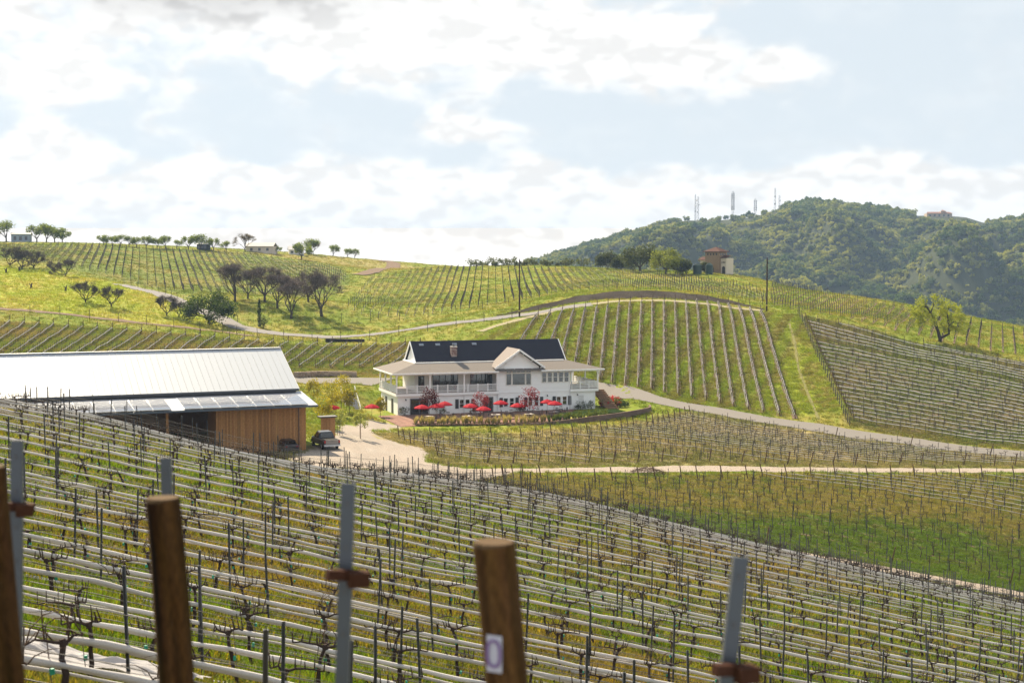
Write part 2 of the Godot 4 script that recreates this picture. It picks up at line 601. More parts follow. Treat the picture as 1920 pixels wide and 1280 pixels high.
var palette := {
	"hill": [Color(0.115, 0.18, 0.016), Color(0.19, 0.135, 0.034), Color(0.17, 0.205, 0.030)],
	"bank": [Color(0.12, 0.12, 0.04), Color(0.22, 0.17, 0.10), Color(0.18, 0.15, 0.07)],
	"yard": [Color(0.31, 0.265, 0.23), Color(0.26, 0.225, 0.195), Color(0.34, 0.30, 0.265)],
	"valley": [Color(0.105, 0.165, 0.018), Color(0.24, 0.20, 0.055), Color(0.13, 0.16, 0.026)],
	"lower": [Color(0.16, 0.155, 0.055), Color(0.28, 0.225, 0.115), Color(0.21, 0.185, 0.075)],
	"slope": [Color(0.17, 0.21, 0.026), Color(0.19, 0.16, 0.05), Color(0.22, 0.24, 0.036)],
	"side": [Color(0.125, 0.155, 0.034), Color(0.20, 0.17, 0.07), Color(0.16, 0.175, 0.045)],
	"back": [Color(0.15, 0.185, 0.026), Color(0.24, 0.18, 0.075), Color(0.20, 0.20, 0.04)],
	"meadow": [Color(0.24, 0.285, 0.020), Color(0.34, 0.29, 0.07), Color(0.30, 0.32, 0.026)],
	"terrace_rows": [Color(0.115, 0.155, 0.020), Color(0.20, 0.175, 0.045), Color(0.15, 0.17, 0.028)],
	"straw": [Color(0.26, 0.235, 0.07), Color(0.31, 0.25, 0.11), Color(0.22, 0.23, 0.055)],
	"grass": [Color(0.145, 0.19, 0.018), Color(0.25, 0.215, 0.05), Color(0.20, 0.21, 0.028)]}

func ground_color(zone: String, x: float, z: float) -> Color:
	var p: Array = palette[zone]
	var a := nz.get_noise_2d(x * 4.0, z * 4.0)
	var b := nz2.get_noise_2d(x * 22.0 + 70.0, z * 22.0)
	var f := nz2.get_noise_2d(x * 140.0, z * 140.0 + 9.0)
	var w := smoothstep(-0.25, 0.45, a * 0.8 + b * 0.6 + f * 0.35)
	if zone == "valley":
		var pd := -z
		w = smoothstep(-0.25, 0.4, a * 0.5 + b * 0.5 + f * 0.3 + smoothstep(146.0, 160.0, pd) * 0.75 - 0.4)
	var c: Color = p[0].lerp(p[1], w)
	if zone == "slope":
		# every other alley is tilled and olive brown, the others are green
		var k := (Vector3(x, 0, z) - slope_o).dot(slope_ax) / slope_ax.length_squared()
		if k < 16.4:
			c = c.lerp(Color(0.19, 0.165, 0.05) if fposmod(k, 2.0) < 1.0 else Color(0.21, 0.28, 0.024), 0.62)
		else:
			c = c.lerp(Color(0.27, 0.32, 0.024) if b < 0.12 else Color(0.32, 0.25, 0.09), 0.6)
	c = c.lerp(p[2], smoothstep(0.0, 0.5, b * 0.7 - f * 0.4))
	return c * (1.0 + 0.16 * f)

func make_ground() -> void:
	var b := MB.new()
	b.v.resize(NS * NT)
	b.n.resize(NS * NT)
	b.c.resize(NS * NT)
	for j in NT:
		var d := exp(T0 + (T1 - T0) * j / (NT - 1))
		for i in NS:
			var x := (-S_MAX + 2.0 * S_MAX * i / (NS - 1)) * d
			b.v[j * NS + i] = Vector3(x, grid_y[j * NS + i], -d)
			var e := 0.4 + d * 0.006
			var jx := x + nz2.get_noise_2d(x * 45.0, d * 45.0) * e
			var jz := -d + nz2.get_noise_2d(x * 45.0 + 400.0, d * 45.0) * e
			var c := ground_color(zone_of(jx, jz), x, -d)
			b.c[j * NS + i] = Color(c.r, c.g, c.b, 1.0)
	for j in NT:
		for i in NS:
			var dx := b.v[j * NS + mini(i + 1, NS - 1)] - b.v[j * NS + maxi(i - 1, 0)]
			var dz := b.v[maxi(j - 1, 0) * NS + i] - b.v[mini(j + 1, NT - 1) * NS + i]
			b.n[j * NS + i] = dz.cross(dx).normalized()
	b.idx.resize((NS - 1) * (NT - 1) * 6)
	var k := 0
	for j in NT - 1:
		for i in NS - 1:
			var p := j * NS + i
			b.idx[k] = p
			b.idx[k + 1] = p + NS
			b.idx[k + 2] = p + 1
			b.idx[k + 3] = p + 1
			b.idx[k + 4] = p + NS
			b.idx[k + 5] = p + NS + 1
			k += 6
	structure("ground", b, mats.ground)

# a far sheet that carries the land on to the horizon
func make_far_land() -> void:
	var b := MB.new()
	var cols := 80
	var rows := 40
	for j in rows + 1:
		var d := 930.0 * pow(30.0, float(j) / rows)
		for i in cols + 1:
			var s := -1.3 + 2.6 * i / cols
			var x := s * d
			var y := -75.0 + nz.get_noise_2d(x * 0.05, d * 0.05) * 30.0
			if j == 0:
				y -= 60.0
			var far := smoothstep(9000.0, 13000.0, d)
			y += far * (95.0 + 130.0 * nz.get_noise_2d(s * 260.0, 40.0) + 90.0 * smoothstep(-0.02, -0.16, absf(s + 0.05) - 0.1))
			b.v.append(Vector3(x, y, -d))
			b.n.append(Vector3.UP)
			b.c.append(Color(0.13, 0.15, 0.07))
	for j in rows:
		for i in cols:
			var p := j * (cols + 1) + i
			b.idx.append_array(PackedInt32Array([p, p + cols + 1, p + 1, p + 1, p + cols + 1, p + cols + 2]))
	structure("distant_hills", b, mats.ground)

func make_roads() -> void:
	var asphalt: Material = mats.asphalt
	var dirt: Material = mats.dirt
	var w := Color(1, 1, 1)
	lay_road("paved_road", walk(px_line([[1100, 722, 244], [1160, 735, 238], [1230, 750, 235], [1300, 764, 230], [1450, 790, 222], [1600, 815, 212], [1760, 836, 204], [1920, 852, 198], [2150, 868, 190]]), 1.6), 4.6, 0.07, w, 6, 0.0, asphalt)
	lay_road("dirt_road", walk(px_line([[830, 884, 150], [960, 882, 155], [1200, 881, 160], [1440, 881, 165], [1680, 882, 168], [1920, 883, 170], [2150, 885, 172]]), 1.2), 3.6, 0.05, w, 5, 0.12, dirt)
	lay_road("dirt_path", walk(px_line([[740, 892, 128], [860, 915, 128], [960, 933, 128], [1200, 985, 125], [1350, 1012, 122], [1500, 1041, 120], [1700, 1076, 118], [1920, 1117, 114], [2150, 1160, 110]]), 1.2), 3.2, 0.05, w, 5, 0.15, dirt)
	lay_road("gravel_road", walk(px_line([[222, 533, 330], [300, 552, 320], [350, 574, 310], [405, 594, 305], [450, 614, 300], [520, 626, 298], [640, 632, 298], [740, 622, 296], [850, 606, 296], [960, 593, 296], [1060, 577, 296], [1110, 571, 300]]), 2.0), 4.4, 0.12, w, 6, 0.06, mats.gravel)
	lay_road("farm_track", walk(px_line([[-150, 566, 280], [0, 579, 280], [100, 587, 280], [200, 599, 280], [300, 610, 280], [400, 621, 280], [470, 630, 285]]), 2.0), 3.0, 0.12, w, 4, 0.15, mats.soil)
	lay_road("slope_track", walk(px_line([[900, 622, 280], [960, 603, 280], [1040, 583, 280], [1100, 572, 280], [1200, 564, 285], [1300, 568, 285], [1430, 583, 280]]), 2.0), 2.2, 0.10, Color(0.9, 0.95, 0.7), 4, 0.3, mats.dirt)
	lay_road("ridge_track", walk(px_line([[690, 483, 500], [722, 490, 480], [738, 497, 470], [700, 508, 450], [672, 516, 430]]), 3.0), 6.0, 0.25, w, 4, 0.3, mats.soil)
	lay_road("parking_road", walk(px_line([[545, 716, 225], [600, 714, 230], [660, 713, 232], [720, 716, 232]]), 1.5), 7.5, 0.09, w, 5, 0.0, asphalt)
	for o in [4.0]:
		lay_road("wheel_track", walk(px_line([[1476 + o, 606, 262], [1486 + o, 640, 250], [1494 + o, 690, 240], [1512 + o, 740, 228], [1532 + o, 786, 215]]), 1.5), 0.45, 0.08, Color(0.55, 0.62, 0.28), 2, 0.9, dirt)
	# the road cut: a bare bank between the loop of gravel road and the rows above it
	var lo := walk(px_line([[930, 597, 300], [1000, 585, 300], [1060, 573, 302], [1120, 565, 304], [1200, 561, 306], [1300, 565, 306], [1380, 574, 304], [1440, 584, 300]]), 2.0)
	var b := MB.new()
	var rows := 5
	for i in lo.size():
		var f := float(i) / (lo.size() - 1)
		var tall := 1.75 * pow(sin(PI * clampf(f * 0.98 + 0.01, 0.0, 1.0)), 0.7)
		for k in rows + 1:
			var q := lo[i] + Vector3(0, 0, -5.0 * k / rows - 1.2)
			var y := maxf(hgt(q.x, q.z) + 0.05, lo[i].y + tall * smoothstep(0.0, 0.8, float(k) / rows) + nz2.get_noise_2d(q.x * 60.0, q.z * 60.0) * 0.25)
			if k == 0:
				y = lo[i].y - 0.3
			if k == rows:
				y = hgt(q.x, q.z) - 0.1
			b.v.append(Vector3(q.x, y, q.z))
			b.n.append(Vector3(0, 0.6, 0.8))
			b.c.append(Color(1, 1, 1) * (0.8 + 0.35 * nz2.get_noise_2d(q.x * 50.0, y * 90.0)))
	for i in lo.size() - 1:
		for k in rows:
			var p := i * (rows + 1) + k
			b.idx.append_array(PackedInt32Array([p, p + 1, p + rows + 1, p + 1, p + rows + 2, p + rows + 1]))
	structure("road_bank", b, mats.pale_soil)

# ---------------------------------------------------------------- vineyards
var vine_spots := {}

func steel_post_mesh(h: float, w := 0.046) -> ArrayMesh:
	var b := MB.new()
	var c := Color(0.075, 0.082, 0.095)
	b.bbox(-w * 0.5, w * 0.5, -0.3, h, -0.004, 0.004, c)
	b.bbox(-w * 0.5, -w * 0.5 + 0.008, -0.3, h, 0.004, 0.03, c)
	b.bbox(w * 0.5 - 0.008, w * 0.5, -0.3, h, 0.004, 0.03, c)
	var y := 0.35
	while y < h - 0.05:
		b.box(Vector3(w * 0.5 + 0.006, y, 0.012), Vector3(0.012, 0.03, 0.02), Color(0.13, 0.10, 0.09))
		y += 0.28
	return b.mesh()

func wood_post_mesh(h: float, r: float, c := Color(0.15, 0.085, 0.045), sides := 8) -> ArrayMesh:
	var b := MB.new()
	var p := PackedVector3Array([Vector3(0, -0.4, 0)])
	var q := PackedFloat32Array([r * 1.03])
	for i in 6:
		p.append(Vector3(rng.randf_range(-0.004, 0.004), h * (i + 1) / 6.0, rng.randf_range(-0.004, 0.004)))
		q.append(r * rng.randf_range(0.97, 1.03))
	b.tube(p, q, sides, c)
	return b.mesh()

# a bare, spur-pruned vine with its stake: [trunk and arms, canes, tie]
func vine_meshes(seed_: int, wild: bool, lod: int) -> Array:
	var r := RandomNumberGenerator.new()
	r.seed = seed_
	var bark := Color(0.055, 0.043, 0.036)
	var t := MB.new()
	var c := MB.new()
	var k := MB.new()
	var sides := 6 if lod == 0 else 4
	var n := 5 if lod == 0 else 3
	var p := PackedVector3Array()
	var q := PackedFloat32Array()
	var x := 0.0
	var z := 0.0
	for i in n + 1:
		var f := float(i) / n
		p.append(Vector3(x, f * 0.92 - 0.05, z))
		q.append(lerpf(0.044, 0.030, f) * r.randf_range(0.85, 1.2))
		x += r.randf_range(-0.07, 0.07)
		z += r.randf_range(-0.03, 0.03)
	t.tube(p, q, sides, bark)
	var head := p[n]
	t.tube(PackedVector3Array([head + Vector3(0, -0.03, 0), head + Vector3(0.01, 0.05, 0)]), PackedFloat32Array([0.052, 0.032]), sides, bark)
	for s in [-1.0, 1.0]:
		var ap := PackedVector3Array([head])
		var ar := PackedFloat32Array([0.028])
		var l := r.randf_range(0.12, 0.62)
		for i in 4:
			var f := (i + 1) / 4.0
			ap.append(head + Vector3(s * l * f, 0.06 * sin(f * 2.2) + r.randf_range(-0.025, 0.025), r.randf_range(-0.03, 0.03)))
			ar.append(lerpf(0.024, 0.012, f))
		t.tube(ap, ar, sides, bark)
		for i in range(1, 5):
			var tall := r.randf_range(0.08, 0.28)
			var b0 := ap[i]
			if wild:
				tall = r.randf_range(0.15, 0.42)
				var lean := Vector3(r.randf_range(-0.4, 0.4), 0, r.randf_range(-0.25, 0.25))
				c.tube(PackedVector3Array([b0, b0 + Vector3(lean.x * 0.2, tall * 0.5, lean.z * 0.3), b0 + Vector3(lean.x * 0.7, tall * 0.9, lean.z * 0.8), b0 + Vector3(lean.x * 1.3, tall * r.randf_range(0.6, 1.1), lean.z * 1.2)]), PackedFloat32Array([0.011, 0.008, 0.006, 0.003]), 4, Color(0.085, 0.055, 0.04))
			else:
				c.tube(PackedVector3Array([b0, b0 + Vector3(r.randf_range(-0.05, 0.05), tall, r.randf_range(-0.04, 0.04))]), PackedFloat32Array([0.014, 0.007]), 4, bark)
	if lod == 0:
		k.rod(Vector3(0.05, -0.1, 0.02), Vector3(0.05 + r.randf_range(-0.02, 0.02), 1.15, 0.02), 0.007, 0.007, 5, Color(0.08, 0.05, 0.045))
		k.box(Vector3(0.03, r.randf_range(0.3, 0.62), 0.03), Vector3(0.05, 0.07, 0.04), Color(0.02, 0.32, 0.22))
	return [t, c, k]

func tube_along(line: PackedVector3Array, o: Vector3, h: float, r: float, side: float, col: Color, sides: int, sag: float, phase: float) -> MB:
	var b := MB.new()
	var p := PackedVector3Array()
	var q := PackedFloat32Array()
	var m := line.size()
	for i in m:
		var t := line[mini(i + 1, m - 1)] - line[maxi(i - 1, 0)]
		var s := Vector3(-t.z, 0, t.x).normalized()
		var w := nz2.get_noise_2d(line[i].x * 90.0 + phase, line[i].z * 90.0) + 0.6 * nz2.get_noise_2d(line[i].x * 420.0 + phase, line[i].z * 420.0)
		p.append(line[i] - o + s * (side + 0.03 * w) + Vector3(0, h + sag * nz2.get_noise_2d(line[i].x * 40.0, line[i].z * 40.0 + phase) * 2.0, 0))
		q.append(r * (1.0 + 0.35 * w))
	b.tube(p, q, sides, col)
	return b

# one trellis row along ground points; opt: tubes, posts and what else it carries
func vine_row(line: PackedVector3Array, label: String, group: String, opt: Dictionary) -> Node3D:
	var o := line[0]
	var t := thing("trellis_row", label, "trellis row", o, 0.0, group)
	var mid := line[line.size() / 2]
	if opt.get("strip", 0.0) > 0.0:
		var s := strip_mesh(line, opt.strip, opt.get("strip_lift", 0.03), Color(1, 1, 1) * rng.randf_range(0.85, 1.15), 2, 0.35)
		for i in s.v.size():
			s.v[i] -= o
		part(t, "soil_strip", s, mats.soil)
	var sides: int = opt.get("sides", 6)
	for q in opt.get("tubes", []):
		var w := rng.randf_range(0.85, 1.08)
		part(t, "netting_roll", tube_along(line, o, q[0], q[1] * rng.randf_range(0.85, 1.15), q[2], Color(0.68, 0.66, 0.665) * w * opt.get("tint", 1.0), sides, q[3], rng.randf() * 500.0), mats.netting)
	for q in opt.get("wires", []):
		part(t, "wire" if q[1] < 0.01 else "drip_hose", tube_along(line, o, q[0], q[1], q[2], Color(0.06, 0.055, 0.055), 3, 0.01, 3.0), mats.painted)
	# posts and vines by distance along the row
	var run := 0.0
	var next_post: float = rng.randf_range(0.2, 1.0) * opt.get("post_gap", 5.0) if not opt.get("even", false) else opt.get("first", 0.0)
	var next_vine := rng.randf_range(0.2, 1.0)
	var vine_gap: float = opt.get("vine_gap", 0.0)
	var joined := MB.new()
	var ph: float = opt.get("post_h", 1.7)
	for i in line.size() - 1:
		var a := line[i]
		var b := line[i + 1]
		var l := a.distance_to(b)
		var f := (b - a).normalized()
		var turn := atan2(-f.z, f.x)
		while next_post < run + l:
			var p := a.lerp(b, (next_post - run) / l)
			p.y = hgt(p.x, p.z)
			if opt.has("post_mesh"):
				var m := part(t, "post", opt.post_mesh, mats.metal)
				m.position = p - o
				m.rotation = Vector3(rng.randf_range(-0.05, 0.05), turn + rng.randf_range(-0.2, 0.2), rng.randf_range(-0.05, 0.05))
				m.scale.y = rng.randf_range(0.9, 1.06)
			else:
				var w: float = opt.get("post_w", 0.07)
				joined.box(p - o + Vector3(0, ph * 0.5, 0), Vector3(w, ph * rng.randf_range(0.9, 1.08), w), opt.get("post_col", Color(0.09, 0.075, 0.065)), Basis(Vector3.FORWARD, rng.randf_range(-0.05, 0.05)))
			next_post += opt.get("post_gap", 5.0) * rng.randf_range(0.97, 1.03)
		if vine_gap > 0.0:
			while next_vine < run + l:
				var p := a.lerp(b, (next_vine - run) / l)
				p.y = hgt(p.x, p.z)
				if not vine_spots.has(group):
					vine_spots[group] = []
				vine_spots[group].append([p, turn + (PI if rng.randf() < 0.5 else 0.0)])
				next_vine += vine_gap * rng.randf_range(0.9, 1.1)
		run += l
	if joined.v.size():
		var m := part(t, "post_line", joined, mats.matte)
		m.set_meta("kind", "stuff")
	for e in opt.get("ends", []):
		var at := line[0] if e == 0 else line[line.size() - 1]
		var inward := (line[1] - line[0]).normalized() if e == 0 else (line[line.size() - 2] - line[line.size() - 1]).normalized()
		var m := part(t, "end_post", opt.end_mesh, mats.timber)
		m.position = at - o
		var lean := rng.randf_range(0.12, 0.26)
		m.basis = Basis(Vector3.UP.cross(-inward).normalized(), lean) * Basis(Vector3.UP, rng.randf() * TAU)
	return t

# parallel rows that fill a polygon on the plan
func rows_in(poly: PackedVector2Array, along: Vector3, gap: float, step: float, least: float) -> Array:
	var f := Vector2(along.x, along.z).normalized()
	var s := Vector2(-f.y, f.x)
	var lo := INF
	var hi := -INF
	var l0 := INF
	var l1 := -INF
	for p in poly:
		lo = minf(lo, p.dot(s))
		hi = maxf(hi, p.dot(s))
		l0 = minf(l0, p.dot(f))
		l1 = maxf(l1, p.dot(f))
	var out := []
	var w := lo + gap * 0.5
	while w < hi:
		var run := PackedVector3Array()
		var x := l0
		while x <= l1 + step:
			var q := s * w + f * x
			if x <= l1 and Geometry2D.is_point_in_polygon(q, poly):
				run.append(on_ground(q.x, q.y))
			else:
				if run.size() * step > least:
					out.append(run)
				run = PackedVector3Array()
			x += step
		w += gap
	return out

func make_vineyards() -> void:
	var post_a := steel_post_mesh(1.95)
	var post_b := steel_post_mesh(1.6, 0.06)
	var end_b := wood_post_mesh(1.75, 0.07, Color(0.11, 0.07, 0.045), 6)
	# the near hillside: rows run across the view
	var d0 := 12.4
	while d0 < 152.0:
		var run := PackedVector3Array()
		var x := -0.56 * d0
		var step := 0.28 if d0 < 30.0 else (0.6 if d0 < 60.0 else 1.1)
		while x < 0.56 * d0:
			var d := d0 + 0.1 * x
			if d < hill_limit(x / d) - 2.0:
				run.append(on_ground(x, -d))
			elif run.size() > 8:
				break
			x += step
		if run.size() > 8:
			var tubes := [[0.66, 0.046, 0.07, 0.018]]
			if rng.randf() < 0.55:
				tubes.append([0.50, 0.028, -0.08, 0.025])
			if rng.randf() < 0.25:
				tubes.append([0.12, 0.045, 0.30, 0.02])
			if d0 < 45.0:
				tubes.append([0.60, 0.02, -0.02, 0.02])
			vine_row(run, "grey steel post row with white rolled netting on the hillside that overlooks the barn", "trellis rows on the hillside above the barn", {
				"tubes": tubes, "wires": [[0.38, 0.011, 0.0], [1.12, 0.004, 0.02], [1.45, 0.004, -0.02]], "strip": 0.75, "strip_lift": 0.012, "sides": 6 if d0 < 70.0 else 5,
				"post_mesh": post_a, "post_gap": 3.8, "vine_gap": 1.5})
		d0 += 2.9
	# the valley floor beyond the path, and its continuation across the dirt road
	var way := Vector3(cos(deg_to_rad(28.0)), 0, sin(deg_to_rad(28.0)))
	for q in [["valley", "dark thin post row in the green hollow between path and dirt road", "trellis rows in the green hollow", [[880, 908], [960, 894], [1440, 893], [1920, 896], [2200, 900], [2200, 1168], [1920, 1104], [1500, 1030], [1200, 975], [960, 926]], 118.0, 2.3],
			["lower", "dark post row on the straw coloured ground below the white house", "trellis rows below the white house", [[730, 818], [800, 822], [960, 822], [1100, 812], [1200, 800], [1250, 786], [1300, 778], [1450, 803], [1600, 826], [1920, 859], [2200, 872], [1920, 872], [960, 869], [860, 868], [815, 858], [815, 848]], 142.0, 2.3]]:
		for run in rows_in(world_poly(q[3], q[4]), way, q[5], 1.2, 7.0):
			vine_row(run, q[1], q[2], {"tubes": [[0.55, 0.03, 0.05, 0.03]] if rng.randf() < 0.75 and -run[run.size() / 2].z > 163.0 else [], "wires": [[0.85, 0.009, 0.0]], "strip": 0.5, "strip_lift": 0.03, "sides": 4,
				"post_mesh": post_b, "post_gap": 4.0, "vine_gap": 2.0, "ends": [0, 1], "end_mesh": end_b})
	# the rows that climb the slope behind the house
	var tops := [[20, 66], [68, 62], [115, 52], [160, 48], [205, 43], [250, 38], [293, 33], [337, 26], [380, 21], [425, 18], [468, 15], [513, 14], [556, 12], [598, 13], [640, 13], [682, 16], [724, 19], [764, 26], [805, 34], [848, 43], [890, 54]]
	var feet := [[-60, 190], [-5, 205], [55, 225], [110, 245], [165, 262], [215, 285], [262, 318], [310, 330], [362, 340], [412, 347], [465, 356], [515, 369], [570, 379], [622, 389], [678, 401], [732, 411], [785, 422], [843, 434], [903, 447], [965, 459], [1025, 470]]
	for i in tops.size():
		var a := ground_at(1000.0 + tops[i][0] / 2.087, 560.0 + tops[i][1] / 2.087, 245.0)
		var b := ground_at(1000.0 + feet[i][0] / 2.087, 560.0 + feet[i][1] / 2.087, 235.0)
		if i < 5:
			b = a + (b - a).normalized() * minf(a.distance_to(b), 52.0)
		var w := PackedVector3Array([a, a.lerp(b, 0.5), b])
		vine_row(walk(w, 1.2), "row with pale netting and brown posts climbing the steep striped slope", "trellis rows on the striped slope", {"tubes": [[0.62, 0.075, 0.0, 0.05], [0.50, 0.05, 0.22, 0.05]], "tint": 0.55, "wires": [[1.05, 0.012, 0.0]],
			"strip": 0.85, "strip_lift": 0.07, "sides": 5, "post_mesh": post_b, "post_gap": 5.2, "vine_gap": 1.6, "ends": [0, 1], "end_mesh": end_b})
	# the hillside beside it, whose rows follow the contour
	var side_rows := rows_in(world_poly([[1503, 597], [1640, 625], [1920, 684], [2200, 744], [2200, 856], [1920, 838], [1700, 813], [1597, 790]], 200.0), ground_at(1900, 762, 200.0) - ground_at(1545, 692, 200.0), 1.9, 1.6, 8.0)
	for run in side_rows:
		vine_row(run, "thin post row with narrow white netting following the contour of the wide side slope", "trellis rows along the contour of the side slope", {"tubes": [[0.55, 0.075, 0.0, 0.05]] if rng.randf() < 0.8 else [], "wires": [[0.9, 0.012, 0.0]],
			"strip": 0.6, "strip_lift": 0.07, "sides": 4, "post_h": 1.6, "post_gap": 4.2, "post_w": 0.07, "vine_gap": 2.4, "ends": [0], "end_mesh": end_b})
	var bu := -120.0
	while bu < 800.0:
		var vt := 604.0 + 0.075 * clampf(bu, -120.0, 560.0) if bu < 640.0 else 648.0
		var vb := 690.0 if bu > 520.0 else 678.0
		var run := walk(PackedVector3Array([ground_at(bu, vt, 255.0), ground_at(bu - 0.7 * (vb - vt), (vt + vb) * 0.5, 235.0), ground_at(bu - 1.4 * (vb - vt), vb, 225.0)]), 1.5)
		bu += 27.5
		vine_row(run, "row with a thick grey netting roll on the rise behind the metal roofed barn", "trellis rows behind the barn", {"tubes": [[0.62, 0.09, 0.0, 0.05], [0.50, 0.06, 0.2, 0.05]], "tint": 0.55, "wires": [[1.05, 0.012, 0.0]],
			"strip": 0.7, "strip_lift": 0.07, "sides": 5, "post_mesh": post_b, "post_gap": 5.0, "vine_gap": 2.0, "ends": [0, 1], "end_mesh": end_b})
	# the far domes: dark posts stand out, the vines are bare
	var far_opt := {"wires": [[0.75, 0.03, 0.0]], "post_h": 1.8, "post_gap": 5.0, "post_w": 0.11, "post_col": Color(0.07, 0.06, 0.055)}
	for run in rows_in(world_poly([[668, 597], [645, 570], [690, 522], [850, 504], [1100, 507], [1300, 522], [1438, 548], [1438, 576], [1300, 551], [1100, 543], [960, 568], [800, 596]], 325.0), ground_at(890, 575, 320.0) - ground_at(900, 506, 420.0), 2.2, 3.0, 20.0):
		vine_row(run, "far row of dark posts over the rounded green dome behind the road", "trellis rows on the green dome", far_opt)
	for run in rows_in(world_poly([[-150, 458], [0, 461], [150, 461], [300, 469], [450, 477], [630, 502], [655, 530], [600, 557], [480, 553], [350, 548], [228, 523], [70, 489], [-150, 474]], 345.0), ground_at(305, 530, 360.0) - ground_at(297, 470, 440.0), 2.4, 3.0, 20.0):
		vine_row(run, "far row of dark posts on the high green hillside beneath the ridge trees", "trellis rows beneath the ridge trees", far_opt)
	for run in rows_in(world_poly([[1442, 574], [1445, 530], [1600, 560], [1815, 602], [1920, 625], [2200, 668], [2200, 730], [1920, 668], [1640, 611], [1500, 584]], 262.0), ground_at(1802, 651, 262.0) - ground_at(1812, 612, 290.0), 2.3, 2.4, 10.0):
		vine_row(run, "row of dark posts standing on the ridge around the lone twisted tree", "trellis rows on the ridge of the lone tree", {"wires": [[0.7, 0.03, 0.0]], "strip": 0.4, "strip_lift": 0.1, "post_h": 1.7, "post_gap": 4.5, "post_w": 0.10, "post_col": Color(0.07, 0.06, 0.055)})
	place_vines()
	print("vineyards ", Time.get_ticks_msec())

func place_vines() -> void:
	var kinds := []
	for i in 9:
		var m := vine_meshes(100 + i, i >= 6, 0)
		kinds.append([m[0].mesh(), m[1].mesh(), m[2].mesh()])
	var far_kinds := []
	for i in 3:
		var m := vine_meshes(200 + i, false, 1)
		var b: MB = m[0]
		var off := b.v.size()
		b.v.append_array(m[1].v)
		b.n.append_array(m[1].n)
		b.c.append_array(m[1].c)
		for k in m[1].idx:
			b.idx.append(k + off)
		far_kinds.append(b.mesh())
	for group in vine_spots:
		var spots: Array = vine_spots[group]
		spots.sort_custom(func(a, b): return -a[0].z < -b[0].z)
		var near: bool = group == "trellis rows on the hillside above the barn"
		var xf := [[], [], []]
		var cnt := 0
		for q in spots:
			var p: Vector3 = q[0]
			if near and cnt < 300 and absf(p.x / p.z) < 0.375:
				cnt += 1
				var k: int = (6 + rng.randi() % 3) if -p.z < 18.0 else rng.randi() % 7
				var t := thing("grapevine", "bare pruned grapevine with a dark gnarled trunk tied to its stake", "grapevine", p, q[1], "bare grapevines on the hillside above the barn")
				part(t, "trunk", kinds[k][0], mats.bark)
				part(t, "canes", kinds[k][1], mats.bark)
				part(t, "stake", kinds[k][2], mats.painted)
				t.scale = Vector3(rng.randf_range(0.8, 1.2), rng.randf_range(0.72, 1.12), rng.randf_range(0.8, 1.2))
				t.rotation.z = rng.randf_range(-0.12, 0.12)
			else:
				xf[rng.randi() % 3].append(Transform3D(Basis(Vector3.UP, q[1]) * rng.randf_range(0.85, 1.15), p))
		for i in 3:
			if xf[i].size():
				var o := scatter(self, numbered("grapevines"), far_kinds[i], mats.bark, xf[i], PackedColorArray())
				o.set_meta("label", "bare pruned vines standing in the " + group)
				o.set_meta("category", "grapevines")

# ---------------------------------------------------------------- buildings
const WHITE := Color(0.80, 0.80, 0.80)
const CREAM := Color(0.70, 0.66, 0.60)

func window_part(parent: Node, x0: float, x1: float, y0: float, y1: float, z: float, nx: int, ny: int, frame: Color, bar := 0.05) -> void:
	var f := MB.new()
	var w := 0.09
	f.bbox(x0 - w, x1 + w, y1, y1 + w, z, z + 0.07, frame)
	f.bbox(x0 - w, x1 + w, y0 - w, y0, z, z + 0.09, frame)
	f.bbox(x0 - w, x0, y0, y1, z, z + 0.065, frame)
	f.bbox(x1, x1 + w, y0, y1, z, z + 0.065, frame)
	for i in range(1, nx):
		var x := lerpf(x0, x1, float(i) / nx)
		f.bbox(x - bar * 0.5, x + bar * 0.5, y0, y1, z, z + 0.05, frame)
	for i in range(1, ny):
		var y := lerpf(y0, y1, float(i) / ny)
		f.bbox(x0, x1, y - bar * 0.5, y + bar * 0.5, z, z + 0.045, frame)
	var o := part(parent, "window", f, mats.painted)
	for i in nx:
		for j in ny:
			var g := MB.new()
			g.bbox(lerpf(x0, x1, float(i) / nx), lerpf(x0, x1, float(i + 1) / nx), lerpf(y0, y1, float(j) / ny), lerpf(y0, y1, float(j + 1) / ny), z - 0.02, z + 0.012)
			part(o, "pane", g, mats.glass)

func shutter(parent: Node, x0: float, x1: float, y0: float, y1: float, z: float) -> void:
	var b := MB.new()
	var c := Color(0.025, 0.025, 0.03)
	b.bbox(x0, x1, y0, y1, z, z + 0.04, c)
	var y := y0 + 0.08
	while y < y1 - 0.06:
		b.bbox(x0 + 0.05, x1 - 0.05, y, y + 0.03, z + 0.04, z + 0.055, c)
		y += 0.07
	part(parent, "shutter", b, mats.painted)

